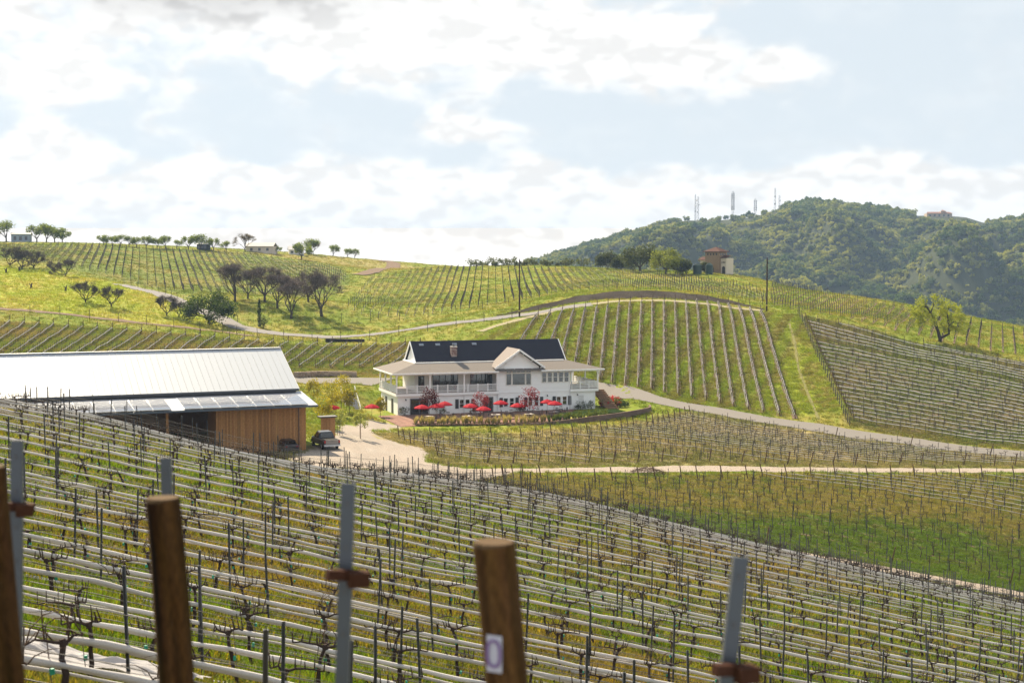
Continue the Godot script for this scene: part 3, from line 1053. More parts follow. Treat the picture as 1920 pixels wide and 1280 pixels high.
# railing between two points on a floor, as bays with newels
func railing(parent: Node, a: Vector3, b: Vector3, bays: int, tall: float) -> void:
	var f := (b - a) / bays
	var along := f.normalized()
	var bas := Basis(along, Vector3.UP, along.cross(Vector3.UP))
	for i in bays + 1:
		var n := MB.new()
		n.box(a + f * i + Vector3(0, tall * 0.5 + 0.03, 0), Vector3(0.16, tall + 0.06, 0.16), WHITE, bas)
		n.box(a + f * i + Vector3(0, tall + 0.08, 0), Vector3(0.22, 0.05, 0.22), WHITE, bas)
		part(parent, "newel", n, mats.painted)
	for i in bays:
		var r := MB.new()
		var m := a + f * (i + 0.5)
		var l := f.length() - 0.16
		r.box(m + Vector3(0, tall - 0.03, 0), Vector3(l, 0.08, 0.1), WHITE, bas)
		r.box(m + Vector3(0, 0.14, 0), Vector3(l, 0.08, 0.07), WHITE, bas)
		var k := int(l / 0.125)
		for j in k:
			var p := a + f * i + along * (0.08 + l * (j + 0.5) / k)
			r.box(p + Vector3(0, tall * 0.5 + 0.05, 0), Vector3(0.04, tall - 0.25, 0.04), WHITE, bas)
		part(parent, "rail_bay", r, mats.painted)

func roof_slab(b: MB, p: Array, thick: float, col: Color) -> void:
	# p: corners counter-clockwise from above
	var d := Vector3(0, -thick, 0)
	var n := p.size()
	if n == 4:
		b.quad(p[0], p[1], p[2], p[3], col)
		b.quad(p[3] + d, p[2] + d, p[1] + d, p[0] + d, col)
	else:
		b.tri(p[0], p[1], p[2], col)
		b.tri(p[2] + d, p[1] + d, p[0] + d, col)
	for i in n:
		var q: Vector3 = p[(i + 1) % n]
		b.quad(p[i] + d, q + d, q, p[i], col)

func lap_siding(b: MB, x0: float, x1: float, y0: float, y1: float, z: float, col: Color) -> void:
	# overlapping boards, each tilted outwards a little
	var y := y0
	while y < y1 - 0.01:
		var t := minf(y + 0.19, y1)
		var k := col * rng.randf_range(0.97, 1.02)
		b.quad(Vector3(x0, y, z + 0.03), Vector3(x1, y, z + 0.03), Vector3(x1, t, z + 0.008), Vector3(x0, t, z + 0.008), k)
		b.quad(Vector3(x0, y, z), Vector3(x1, y, z), Vector3(x1, y, z + 0.03), Vector3(x0, y, z + 0.03), k)
		y = t

func make_house() -> void:
	var t := thing("winery_house", "two storey white winery house with dark slate roof and wraparound balcony", "house", house_xf.origin, deg_to_rad(18.0))
	var wall := MB.new()
	# lower storey, upper storey set back behind the porch, bay under the gable
	wall.bbox(0.3, 34.1, -1.5, 3.0, -11.8, -0.05, WHITE)
	wall.bbox(3.9, 29.7, 3.0, 8.1, -11.4, -3.2, WHITE)
	wall.bbox(17.1, 24.2, 3.0, 7.3, -4.0, -0.06, WHITE)
	wall.bbox(24.2, 29.7, 3.0, 6.55, -4.0, -0.06, WHITE)
	lap_siding(wall, 0.3, 34.1, 0.0, 3.0, -0.05, WHITE)
	lap_siding(wall, 17.1, 29.7, 3.0, 6.5, -0.06, WHITE)
	lap_siding(wall, 3.9, 17.1, 3.4, 6.6, -3.2, CREAM)
	# gable wall of the bay and of the main roof's end
	wall.tri(Vector3(17.1, 7.3, -0.05), Vector3(24.2, 7.3, -0.05), Vector3(20.65, 9.75, -0.05), WHITE)
	wall.quad(Vector3(17.1, 6.5, -0.05), Vector3(24.2, 6.5, -0.05), Vector3(24.2, 7.3, -0.05), Vector3(17.1, 7.3, -0.05), WHITE)
	part(t, "wall", wall, mats.painted)
	var ends := MB.new()
	ends.tri(Vector3(4.55, 7.9, -11.0), Vector3(4.55, 7.9, -3.7), Vector3(4.55, 11.1, -7.35), WHITE)
	part(t, "gable_end", ends, mats.painted)
	ends = MB.new()
	ends.tri(Vector3(29.75, 7.9, -3.7), Vector3(29.75, 7.9, -11.0), Vector3(29.75, 11.1, -7.35), WHITE)
	part(t, "gable_end", ends, mats.painted)
	# corner and belt trim
	var trim := MB.new()
	trim.bbox(0.0, 17.2, 2.95, 3.38, -0.02, 0.32, WHITE)
	trim.bbox(29.6, 34.6, 2.95, 3.38, -0.02, 0.32, WHITE)
	trim.bbox(-0.02, 0.3, 2.95, 3.38, -12.2, -0.02, WHITE)
	trim.bbox(17.3, 29.6, 3.0, 3.2, -0.02, 0.03, WHITE)
	for x in [0.3, 17.1, 24.2, 29.6, 33.95]:
		trim.bbox(x, x + 0.16, 0.0, 3.0, -0.01, 0.04, WHITE)
	trim.bbox(18.0, 23.3, 7.0, 7.14, -0.02, 0.28, WHITE)
	for x in [18.4, 19.9, 21.4, 22.9]:
		trim.bbox(x - 0.06, x + 0.06, 6.75, 7.0, -0.02, 0.22, WHITE)
	part(t, "trim", trim, mats.painted)
	var deck := MB.new()
	deck.bbox(0.0, 17.1, 3.3, 3.45, -3.2, 0.28, Color(0.34, 0.30, 0.27))
	deck.bbox(0.0, 3.9, 3.3, 3.45, -11.8, -3.2, Color(0.34, 0.30, 0.27))
	deck.bbox(29.7, 34.6, 3.3, 3.45, -11.8, 0.28, Color(0.34, 0.30, 0.27))
	part(t, "balcony_floor", deck, mats.matte)
	railing(t, Vector3(0.1, 3.45, 0.15), Vector3(17.0, 3.45, 0.15), 10, 1.15)
	railing(t, Vector3(0.1, 3.45, -11.6), Vector3(0.1, 3.45, 0.15), 7, 1.15)
	railing(t, Vector3(29.8, 3.45, 0.15), Vector3(34.5, 3.45, 0.15), 3, 1.15)
	railing(t, Vector3(34.5, 3.45, 0.15), Vector3(34.5, 3.45, -11.6), 7, 1.15)
	for p in [[0.1, 0.15], [5.6, 0.15], [11.3, 0.15], [16.9, 0.15], [0.1, -3.8], [0.1, -7.7], [0.1, -11.6], [34.5, 0.15], [34.5, -5.7], [34.5, -11.6], [29.85, 0.12]]:
		var b := MB.new()
		b.bbox(p[0] - 0.11, p[0] + 0.11, 3.45, 6.4, p[1] - 0.11, p[1] + 0.11, WHITE)
		b.bbox(p[0] - 0.18, p[0] + 0.18, 6.05, 6.4, p[1] - 0.18, p[1] + 0.18, WHITE)
		part(t, "porch_post", b, mats.painted)
	var beam := MB.new()
	beam.bbox(-0.2, 17.1, 6.3, 6.58, 0.0, 0.3, WHITE)
	beam.bbox(-0.2, 0.25, 6.3, 6.58, -12.0, 0.0, WHITE)
	part(t, "eave_beam", beam, mats.painted)
	beam = MB.new()
	beam.bbox(29.6, 34.8, 6.3, 6.58, 0.0, 0.3, WHITE)
	beam.bbox(34.35, 34.8, 6.3, 6.58, -12.0, 0.0, WHITE)
	part(t, "eave_beam", beam, mats.painted)
	var soffit := MB.new()
	soffit.bbox(-0.5, 17.1, 6.58, 6.62, -3.2, 0.75, CREAM)
	soffit.bbox(-0.5, 3.9, 6.58, 6.62, -12.3, -3.2, CREAM)
	soffit.bbox(29.7, 35.2, 6.58, 6.62, -12.3, 0.75, CREAM)
	part(t, "porch_ceiling", soffit, mats.painted)
	# lower, flatter roof all round
	var low := Color(0.185, 0.165, 0.155)
	var lr := MB.new()
	var e0 := Vector3(-0.75, 6.72, 0.85)
	var e1 := Vector3(35.35, 6.72, 0.85)
	var e2 := Vector3(35.35, 6.72, -12.6)
	var e3 := Vector3(-0.75, 6.72, -12.6)
	var i0 := Vector3(4.3, 8.05, -3.5)
	var i1 := Vector3(30.0, 8.05, -3.5)
	var i2 := Vector3(30.0, 8.05, -11.2)
	var i3 := Vector3(4.3, 8.05, -11.2)
	roof_slab(lr, [e0, e1, i1, i0], 0.12, low)
	roof_slab(lr, [e1, e2, i2, i1], 0.12, low)
	roof_slab(lr, [e2, e3, i3, i2], 0.12, low)
	roof_slab(lr, [e3, e0, i0, i3], 0.12, low)
	part(t, "porch_roof", lr, mats.shingle, "grey brown shingled porch roof")
	var gut := MB.new()
	gut.bbox(-0.8, 17.0, 6.5, 6.71, 0.86, 0.95, WHITE)
	gut.bbox(24.3, 35.4, 6.5, 6.71, 0.86, 0.95, WHITE)
	gut.bbox(-0.86, -0.76, 6.5, 6.71, -12.6, 0.9, WHITE)
	gut.bbox(35.36, 35.46, 6.5, 6.71, -12.6, 0.9, WHITE)
	part(t, "gutter", gut, mats.painted)
	# steep main roof
	var dark := Color(0.030, 0.031, 0.043)
	var mr := MB.new()
	var r0 := Vector3(4.2, 11.35, -7.35)
	var r1 := Vector3(30.1, 11.35, -7.35)
	roof_slab(mr, [Vector3(4.2, 8.0, -3.45), Vector3(30.1, 8.0, -3.45), r1, r0], 0.16, dark)
	roof_slab(mr, [Vector3(30.1, 8.0, -11.25), Vector3(4.2, 8.0, -11.25), r0, r1], 0.16, dark)
	part(t, "main_roof", mr, mats.shingle, "steep dark slate main roof")
	for x in [4.1, 30.1]:
		var rake := MB.new()
		for s in [[-3.4, -7.35], [-11.3, -7.35]]:
			var a := Vector3(x + 0.05, 7.9, s[0])
			var b := Vector3(x + 0.05, 11.26, s[1])
			var f := (b - a).normalized()
			rake.box((a + b) * 0.5, Vector3(0.12, (b - a).length(), 0.26), WHITE, Basis(Vector3.RIGHT, f, Vector3.RIGHT.cross(f)))
		part(t, "rake_board", rake, mats.painted)
	# bay gable roof
	var tan_ := Color(0.24, 0.215, 0.20)
	var g := MB.new()
	var ga := Vector3(20.65, 10.2, 0.75)
	var gb := Vector3(20.65, 10.2, -6.1)
	roof_slab(g, [Vector3(16.35, 7.3, 0.75), ga, gb, Vector3(16.35, 7.3, -3.0)], 0.14, tan_)
	roof_slab(g, [ga, Vector3(24.95, 7.3, 0.75), Vector3(24.95, 7.3, -3.0), gb], 0.14, tan_)
	part(t, "gable_roof", g, mats.shingle)
	var gr := MB.new()
	for s in [-1.0, 1.0]:
		var a := Vector3(20.65 + s * 4.3, 7.1, 0.77)
		var b := Vector3(20.65, 10.02, 0.77)
		var f := (b - a).normalized()
		gr.box((a + b) * 0.5, Vector3(0.3, (b - a).length(), 0.1), WHITE, Basis(f.cross(Vector3.BACK), f, Vector3.BACK))
		for k in [0.12, 0.5, 0.86]:
			var p := a.lerp(b, k)
			gr.box(Vector3(p.x, p.y - 0.3, 0.35), Vector3(0.12, 0.12, 0.75), WHITE)
			gr.box(Vector3(p.x, p.y - 0.55, 0.08), Vector3(0.12, 0.55, 0.12), WHITE)
	part(t, "gable_trim", gr, mats.painted)
	# windows and doors
	var fr := Color(0.72, 0.70, 0.64)
	for w in [[18.55, 19.35, 1, 1], [19.6, 21.7, 1, 1], [21.95, 22.75, 1, 1]]:
		window_part(t, w[0], w[1], 4.35, 6.15, -0.02, w[2], w[3], fr)
		window_part(t, w[0], w[1], 6.33, 6.72, -0.02, 3 if w[1] - w[0] > 1.0 else 2, 1, fr, 0.04)
	for i in 5:
		var x := 24.75 + i * 0.98
		window_part(t, x, x + 0.66, 4.65, 6.2, -0.02, 1, 2, fr)
	var black := Color(0.03, 0.025, 0.025)
	for w in [[18.1, 18.75], [19.15, 19.8], [22.35, 23.0], [23.4, 24.05], [27.3, 27.95], [28.35, 29.0], [10.6, 11.25], [11.6, 12.25]]:
		window_part(t, w[0], w[1], 0.85, 2.15, -0.01, 1, 2, WHITE)
	for x in [17.35, 20.1, 21.6, 24.35, 26.55, 29.3, 9.85, 12.55]:
		shutter(t, x, x + 0.55, 0.75, 2.25, 0.04)
	window_part(t, 7.0, 11.1, 3.6, 6.1, -3.14, 4, 2, black, 0.12)
	window_part(t, 13.4, 16.2, 4.4, 6.1, -3.14, 3, 1, black, 0.1)
	for d in [[4.5, 5.5, 3.47, 5.9, -3.14], [16.3, 17.05, 3.47, 5.9, -3.14]]:
		var b := MB.new()
		b.bbox(d[0], d[1], d[2], d[3], d[4], d[4] + 0.06, black)
		var o := part(t, "door", b, mats.painted)
		var gl := MB.new()
		gl.bbox(d[0] + 0.14, d[1] - 0.14, d[2] + 0.3, d[3] - 0.15, d[4] + 0.06, d[4] + 0.07)
		part(o, "pane", gl, mats.glass)
	for d in [[2.4, 5.3, 0.0, 2.5], [14.7, 16.2, 0.0, 2.4]]:
		var b := MB.new()
		b.bbox(d[0] - 0.1, d[1] + 0.1, d[2], d[3] + 0.1, -0.02, 0.05, Color(0.25, 0.25, 0.26))
		var o := part(t, "double_door", b, mats.painted)
		for k in 2:
			var q := MB.new()
			var x0 := lerpf(d[0], d[1], k * 0.5) + 0.03
			var x1 := lerpf(d[0], d[1], k * 0.5 + 0.5) - 0.03
			q.bbox(x0, x1, 0.02, d[3], 0.05, 0.08, black)
			part(o, "door_leaf", q, mats.painted)
			var gl := MB.new()
			gl.bbox(x0 + 0.15, x1 - 0.15, 0.4, d[3] - 0.2, 0.08, 0.09)
			part(o, "pane", gl, mats.glass)
	# end wall of the lower storey: a door and a window
	for z in [-4.2, -8.6]:
		var side := MB.new()
		side.bbox(0.22, 0.31, 0.0, 2.3, z, z + 1.1, black)
		part(t, "side_door", side, mats.painted)
	# wall lamps
	for x in [1.6, 6.4, 13.6, 20.65, 25.6, 30.9]:
		var b := MB.new()
		b.box(Vector3(x, 2.55, 0.1), Vector3(0.06, 0.06, 0.2), black)
		b.rod(Vector3(x, 2.52, 0.22), Vector3(x, 2.3, 0.22), 0.05, 0.15, 8, black)
		part(t, "wall_lamp", b, mats.painted)
	# chimney with cap, roof vents
	var brick := MB.new()
	for j in 12:
		for i in 4:
			var off := 0.12 if j % 2 else 0.0
			var c := Color(0.17, 0.075, 0.06).lerp(Color(0.34, 0.28, 0.26), rng.randf())
			brick.box(Vector3(10.55 + off * 0.5 + i * 0.235, 9.0 + j * 0.125, -4.75), Vector3(0.225, 0.115, 0.8), c)
	brick.box(Vector3(10.93, 9.6, -4.76), Vector3(0.9, 1.5, 0.74), Color(0.42, 0.38, 0.35))
	var ch := part(t, "chimney", brick, mats.matte, "speckled red brick chimney")
	var cap := MB.new()
	cap.box(Vector3(10.93, 10.5, -4.75), Vector3(1.05, 0.08, 0.9), Color(0.5, 0.48, 0.46))
	cap.rod(Vector3(10.93, 10.5, -4.75), Vector3(10.93, 10.85, -4.75), 0.16, 0.16, 10, Color(0.1, 0.1, 0.1))
	cap.rod(Vector3(10.93, 10.88, -4.75), Vector3(10.93, 10.95, -4.75), 0.24, 0.05, 10, Color(0.1, 0.1, 0.1))
	part(ch, "chimney_cap", cap, mats.painted)
	for x in [5.9, 8.7, 11.6, 15.0]:
		var b := MB.new()
		b.box(Vector3(x, 10.78, -6.55), Vector3(0.75, 0.12, 0.45), Color(0.20, 0.23, 0.28), Basis(Vector3.RIGHT, 0.72))
		part(t, "roof_vent", b, mats.painted)
	for x in [11.3, 16.95, 29.6]:
		var pipe := MB.new()
		pipe.rod(Vector3(x, 0.1, 0.12), Vector3(x, 3.0, 0.12), 0.045, 0.045, 6, Color(0.62, 0.62, 0.62))
		part(t, "downspout", pipe, mats.painted)
	var lat := MB.new()
	for i in 5:
		lat.bbox(31.2 + i * 0.2, 31.23 + i * 0.2, 0.1, 2.3, 0.02, 0.05, Color(0.55, 0.55, 0.53))
	for j in 8:
		lat.bbox(31.15, 32.1, 0.3 + j * 0.27, 0.33 + j * 0.27, 0.05, 0.07, Color(0.55, 0.55, 0.53))
	part(t, "trellis_panel", lat, mats.painted)

func make_barn() -> void:
	var t := thing("barn", "long timber barn with pale metal roof and solar panels over an open bay", "barn", barn_xf.origin, deg_to_rad(23.0))
	var l := 35.3
	var cedar := Color(0.36, 0.185, 0.075)
	# local: z 0 is the lean-to front, z -6.5 the main front wall, z -23.5 the rear wall
	var body := MB.new()
	var dark_wood := cedar
	body.bbox(0.6, l - 0.6, -1.0, 6.9, -23.0, -22.8, dark_wood)
	body.bbox(0.6, l - 0.6, 4.8, 6.75, -7.0, -6.8, dark_wood)
	body.bbox(0.6, 0.8, -1.0, 6.6, -23.0, -6.9, dark_wood)
	body.bbox(l - 0.8, l - 0.6, -1.0, 6.6, -23.0, -6.9, cedar)
	body.tri(Vector3(l - 0.6, 6.6, -6.9), Vector3(l - 0.6, 6.6, -23.0), Vector3(l - 0.6, 10.5, -15.0), cedar)
	body.tri(Vector3(0.6, 6.6, -23.0), Vector3(0.6, 6.6, -6.9), Vector3(0.6, 10.5, -15.0), dark_wood)
	part(t, "wall", body, mats.timber)
	# boarded bay at the end of the lean-to
	var x := 24.6
	var bay := Node3D.new()
	bay.name = "boarded_wall"
	t.add_child(bay)
	while x < l - 0.8:
		var w := rng.randf_range(0.17, 0.25)
		var b := MB.new()
		var k := cedar * rng.randf_range(0.78, 1.22)
		k.r *= rng.randf_range(0.96, 1.05)
		b.bbox(x, minf(x + w, l - 0.7) - 0.012, -0.8, 5.05, -0.75 + rng.randf_range(-0.012, 0.0), -0.68 + rng.randf_range(-0.01, 0.012), k)
		part(bay, "board", b, mats.timber)
		x += w
	var back := MB.new()
	back.bbox(24.6, l - 0.75, -0.8, 5.0, -6.8, -0.77, cedar)
	part(bay, "frame", back, mats.timber)
	for px in [1.0, 7.0, 13.0, 19.0, 24.45]:
		var post := MB.new()
		post.bbox(px - 0.13, px + 0.13, -0.8, 5.0, -0.95, -0.7, cedar)
		part(t, "lean_to_post", post, mats.timber)
	var pipe := MB.new()
	pipe.rod(Vector3(l - 1.6, 0.1, -0.62), Vector3(l - 1.6, 5.0, -0.62), 0.06, 0.06, 6, Color(0.10, 0.06, 0.05))
	part(t, "downspout", pipe, mats.painted)
	# main roof: standing seam panels, each a sheet with a rib
	var n := 47
	var w := (l + 0.3) / n
	var sheet := MB.new()
	roof_slab(sheet, [Vector3(0, 6.55, -5.9), Vector3(w - 0.012, 6.55, -5.9), Vector3(w - 0.012, 10.8, -15.0), Vector3(0, 10.8, -15.0)], 0.05, Color.WHITE)
	var f := (Vector3(0, 10.8, -15.0) - Vector3(0, 6.55, -5.9))
	sheet.box(Vector3(0.02, 8.71, -10.44), Vector3(0.03, 0.022, f.length()), Color(1.0, 1.0, 1.0), Basis(Vector3.RIGHT, f.normalized().cross(Vector3.RIGHT) * -1.0, f.normalized()))
	var sm := sheet.mesh()
	var rear := MB.new()
	roof_slab(rear, [Vector3(-0.5, 10.8, -15.0), Vector3(l - 0.2, 10.8, -15.0), Vector3(l - 0.2, 6.55, -24.1), Vector3(-0.5, 6.55, -24.1)], 0.05, Color.WHITE)
	part(t, "rear_roof", rear, mats.roof_metal)
	for i in n:
		var o := part(t, "roof_panel", sm, mats.roof_metal)
		o.position = Vector3(-0.5 + i * w, 0, 0)
	var ridge := MB.new()
	ridge.box(Vector3(l * 0.5 - 0.35, 10.84, -15.0), Vector3(l + 0.35, 0.06, 0.5), Color(0.7, 0.7, 0.72))
	part(t, "ridge_cap", ridge, mats.metal)
	var fas := MB.new()
	fas.bbox(-0.5, l - 0.2, 6.28, 6.52, -5.95, -5.86, Color(0.045, 0.05, 0.06))
	var g0 := Vector3(l - 0.17, 6.42, -5.9)
	var g1 := Vector3(l - 0.17, 10.68, -15.0)
	fas.box((g0 + g1) * 0.5, Vector3(0.05, 0.25, (g1 - g0).length()), Color(0.6, 0.6, 0.62), Basis(Vector3.RIGHT, (g1 - g0).normalized().cross(Vector3.RIGHT) * -1.0, (g1 - g0).normalized()))
	part(t, "fascia", fas, mats.painted)
	# lean-to roof with two arrays of solar panels
	var lt := MB.new()
	roof_slab(lt, [Vector3(-0.3, 5.2, 0.6), Vector3(l + 0.3, 5.2, 0.6), Vector3(l + 0.3, 6.15, -6.8), Vector3(-0.3, 6.15, -6.8)], 0.08, Color(0.8, 0.8, 0.82))
	part(t, "lean_to_roof", lt, mats.roof_metal)
	var gut := MB.new()
	gut.bbox(-0.3, l + 0.3, 4.98, 5.19, 0.62, 0.74, Color(0.05, 0.07, 0.10))
	gut.bbox(0.4, l - 0.4, 6.0, 6.28, -6.78, -6.5, Color(0.06, 0.07, 0.09))
	part(t, "gutter", gut, mats.painted)
	var slope := (Vector3(0, 6.15, -6.8) - Vector3(0, 5.2, 0.6)).normalized()
	var up := Vector3.RIGHT.cross(slope) * -1.0
	if up.y < 0.0:
		up = -up
	var bas := Basis(Vector3.RIGHT, up, Vector3.RIGHT.cross(up))
	var cell := MB.new()
	cell.box(Vector3.ZERO, Vector3(1.95, 0.05, 1.30), Color(0.75, 0.75, 0.78), bas)
	cell.box(up * 0.028, Vector3(1.88, 0.01, 1.23), Color(0.06, 0.062, 0.085), bas)
	var cm := cell.mesh()
	for a in [[2.4, 9], [21.6, 7]]:
		for i in a[1]:
			for j in 4:
				var o := part(t, "solar_panel", cm, mats.solar)
				var k := 0.55 + j * 1.34
				o.position = Vector3(a[0] + i * 1.985, 5.2, 0.6) + slope * k + up * 0.16

# ---------------------------------------------------------------- trees
func leaf_cloud(b: MB, r: RandomNumberGenerator, ctr: Vector3, rad: Vector3, n: int, size: float, ca: Color, cb: Color) -> void:
	for i in n:
		var d := Vector3(r.randfn(), r.randfn(), r.randfn()).normalized() * pow(r.randf(), 0.45)
		var p := ctr + d * rad
		var a := Vector3(r.randfn(), r.randfn() * 0.6, r.randfn()).normalized()
		var q := a.cross(Vector3(r.randfn(), r.randfn(), r.randfn())).normalized()
		var s := size * r.randf_range(0.5, 1.15)
		a *= s
		q *= s * r.randf_range(0.45, 0.8)
		b.quad(p - a * 0.5, p + q * 0.5, p + a * 0.5, p - q * 0.5, ca.lerp(cb, r.randf()))

func grow(b: MB, r: RandomNumberGenerator, p: Vector3, d: Vector3, l: float, rad: float, depth: int, tips: Array, spread: float, up: float, col: Color, sides := 5) -> void:
	var pts := PackedVector3Array([p])
	var rs := PackedFloat32Array([rad])
	var n := 3
	var q := p
	var dd := d
	for i in n:
		dd = (dd + Vector3(r.randfn(), r.randfn(), r.randfn()) * 0.16 + Vector3.UP * up * 0.12).normalized()
		q += dd * l / n
		pts.append(q)
		rs.append(lerpf(rad, rad * 0.62, float(i + 1) / n))
	b.tube(pts, rs, sides, col, false)
	if depth <= 0:
		tips.append(q)
		return
	var k := 2 + (1 if r.randf() < 0.55 else 0)
	for i in k:
		var side := Vector3(r.randfn(), r.randfn() * 0.5, r.randfn()).normalized()
		var nd := (dd + side * spread * r.randf_range(0.6, 1.2) + Vector3.UP * up * 0.25).normalized()
		grow(b, r, q, nd, l * r.randf_range(0.62, 0.85), rad * 0.6, depth - 1, tips, spread, up, col, maxi(3, sides - 1))
	if depth <= 2:
		tips.append(q)

# kind: leafy, bare, column, bush, young
func make_tree(called: String, label: String, category: String, at: Vector3, h: float, kind: String, seed_: int, o := {}) -> Node3D:
	var r := RandomNumberGenerator.new()
	r.seed = seed_
	var t := thing(called, label, category, at, r.randf() * TAU, o.get("group", ""))
	var ca: Color = o.get("ca", Color(0.07, 0.11, 0.025))
	var cb: Color = o.get("cb", Color(0.14, 0.17, 0.035))
	var bark: Color = o.get("bark", Color(0.075, 0.055, 0.042))
	var leaf: float = o.get("leaf", h * 0.045)
	var trunk := MB.new()
	var crown := MB.new()
	var tips := []
	if kind == "leafy" or kind == "bare":
		var bare := kind == "bare"
		var stem: float = o.get("stem", 0.2) * h
		var lean := Vector3(r.randf_range(-0.12, 0.12), 1, r.randf_range(-0.12, 0.12)).normalized()
		trunk.tube(PackedVector3Array([Vector3(0, -0.4, 0), lean * stem * 0.5, lean * stem]), PackedFloat32Array([h * 0.04, h * 0.03, h * 0.027]), 7, bark)
		var limbs: int = o.get("limbs", 4)
		for i in limbs:
			var a := TAU * (i + r.randf_range(-0.25, 0.25)) / limbs
			var out: float = o.get("open", 0.75) * r.randf_range(0.7, 1.2)
			grow(trunk, r, lean * stem * r.randf_range(0.8, 1.0), Vector3(cos(a) * out, 1.0, sin(a) * out).normalized(), h * (0.25 if bare else 0.24), h * 0.019, 4 if bare else 3, tips, 0.62 if bare else 0.6, 0.35, bark)
		if bare:
			for p in tips:
				for i in 7:
					var d := Vector3(r.randfn(), absf(r.randfn()) * 0.8 + 0.2, r.randfn()).normalized()
					crown.tube(PackedVector3Array([p, p + d * h * 0.06, p + d * h * 0.115 + Vector3(r.randfn(), r.randfn(), r.randfn()) * h * 0.02]), PackedFloat32Array([h * 0.0026, h * 0.0020, h * 0.0012]), 3, o.get("twig", Color(0.11, 0.085, 0.08)), false)
		else:
			var n: int = o.get("leaves", 1800)
			for p in tips:
				if r.randf() < o.get("gap", 0.12):
					continue
				leaf_cloud(crown, r, p, Vector3.ONE * h * o.get("clump", 0.10), int(n / tips.size()) + 1, leaf, ca, cb)
	elif kind == "column":
		trunk.rod(Vector3(0, -0.3, 0), Vector3(0, h * 0.5, 0), h * 0.02, h * 0.01, 6, bark)
		for i in 26:
			var f := (i + 0.5) / 26.0
			var w := h * 0.085 * pow(sin(PI * clampf(f * 0.92 + 0.1, 0.0, 1.0)), 0.6)
			leaf_cloud(crown, r, Vector3(0, f * h, 0), Vector3(w, h * 0.035, w), 46, leaf, ca, cb)
	elif kind == "bush":
		for i in 4:
			trunk.rod(Vector3(0, -0.2, 0), Vector3(r.randfn() * h * 0.2, h * 0.5, r.randfn() * h * 0.2), h * 0.02, h * 0.01, 5, bark)
		var w: float = o.get("wide", 0.6)
		for i in 12:
			var a := r.randf() * TAU
			var k := sqrt(r.randf()) * h * w
			leaf_cloud(crown, r, Vector3(cos(a) * k, h * r.randf_range(0.25, 0.75), sin(a) * k), Vector3.ONE * h * 0.27, int(o.get("leaves", 600) / 12), leaf, ca, cb)
	elif kind == "young":
		trunk.tube(PackedVector3Array([Vector3(0, -0.2, 0), Vector3(r.randf_range(-0.03, 0.03), h * 0.5, 0), Vector3(0, h * 0.95, 0)]), PackedFloat32Array([0.045, 0.03, 0.012]), 6, bark)
		for i in 14:
			var a := r.randf() * TAU
			var y := h * r.randf_range(0.38, 0.9)
			var k := h * 0.2 * sin(PI * clampf((y / h - 0.25) / 0.75, 0.0, 1.0))
			trunk.rod(Vector3(0, y - h * 0.1, 0), Vector3(cos(a) * k, y, sin(a) * k), 0.014, 0.006, 4, bark)
			leaf_cloud(crown, r, Vector3(cos(a) * k, y, sin(a) * k), Vector3.ONE * h * o.get("clump", 0.1), int(o.get("leaves", 420) / 14), leaf, ca, cb)
	var top := 0.1
	for p in crown.v:
		top = maxf(top, p.y)
	for m in [trunk, crown]:
		for e in m.v.size():
			m.v[e] *= h / top
	part(t, "trunk", trunk, mats.bark)
	part(t, "branches" if kind == "bare" else "crown", crown, mats.bark if kind == "bare" else mats.leaf)
	return t

func at_px(u: float, v: float, d0: float) -> Vector3:
	return ground_at(u, v, d0)

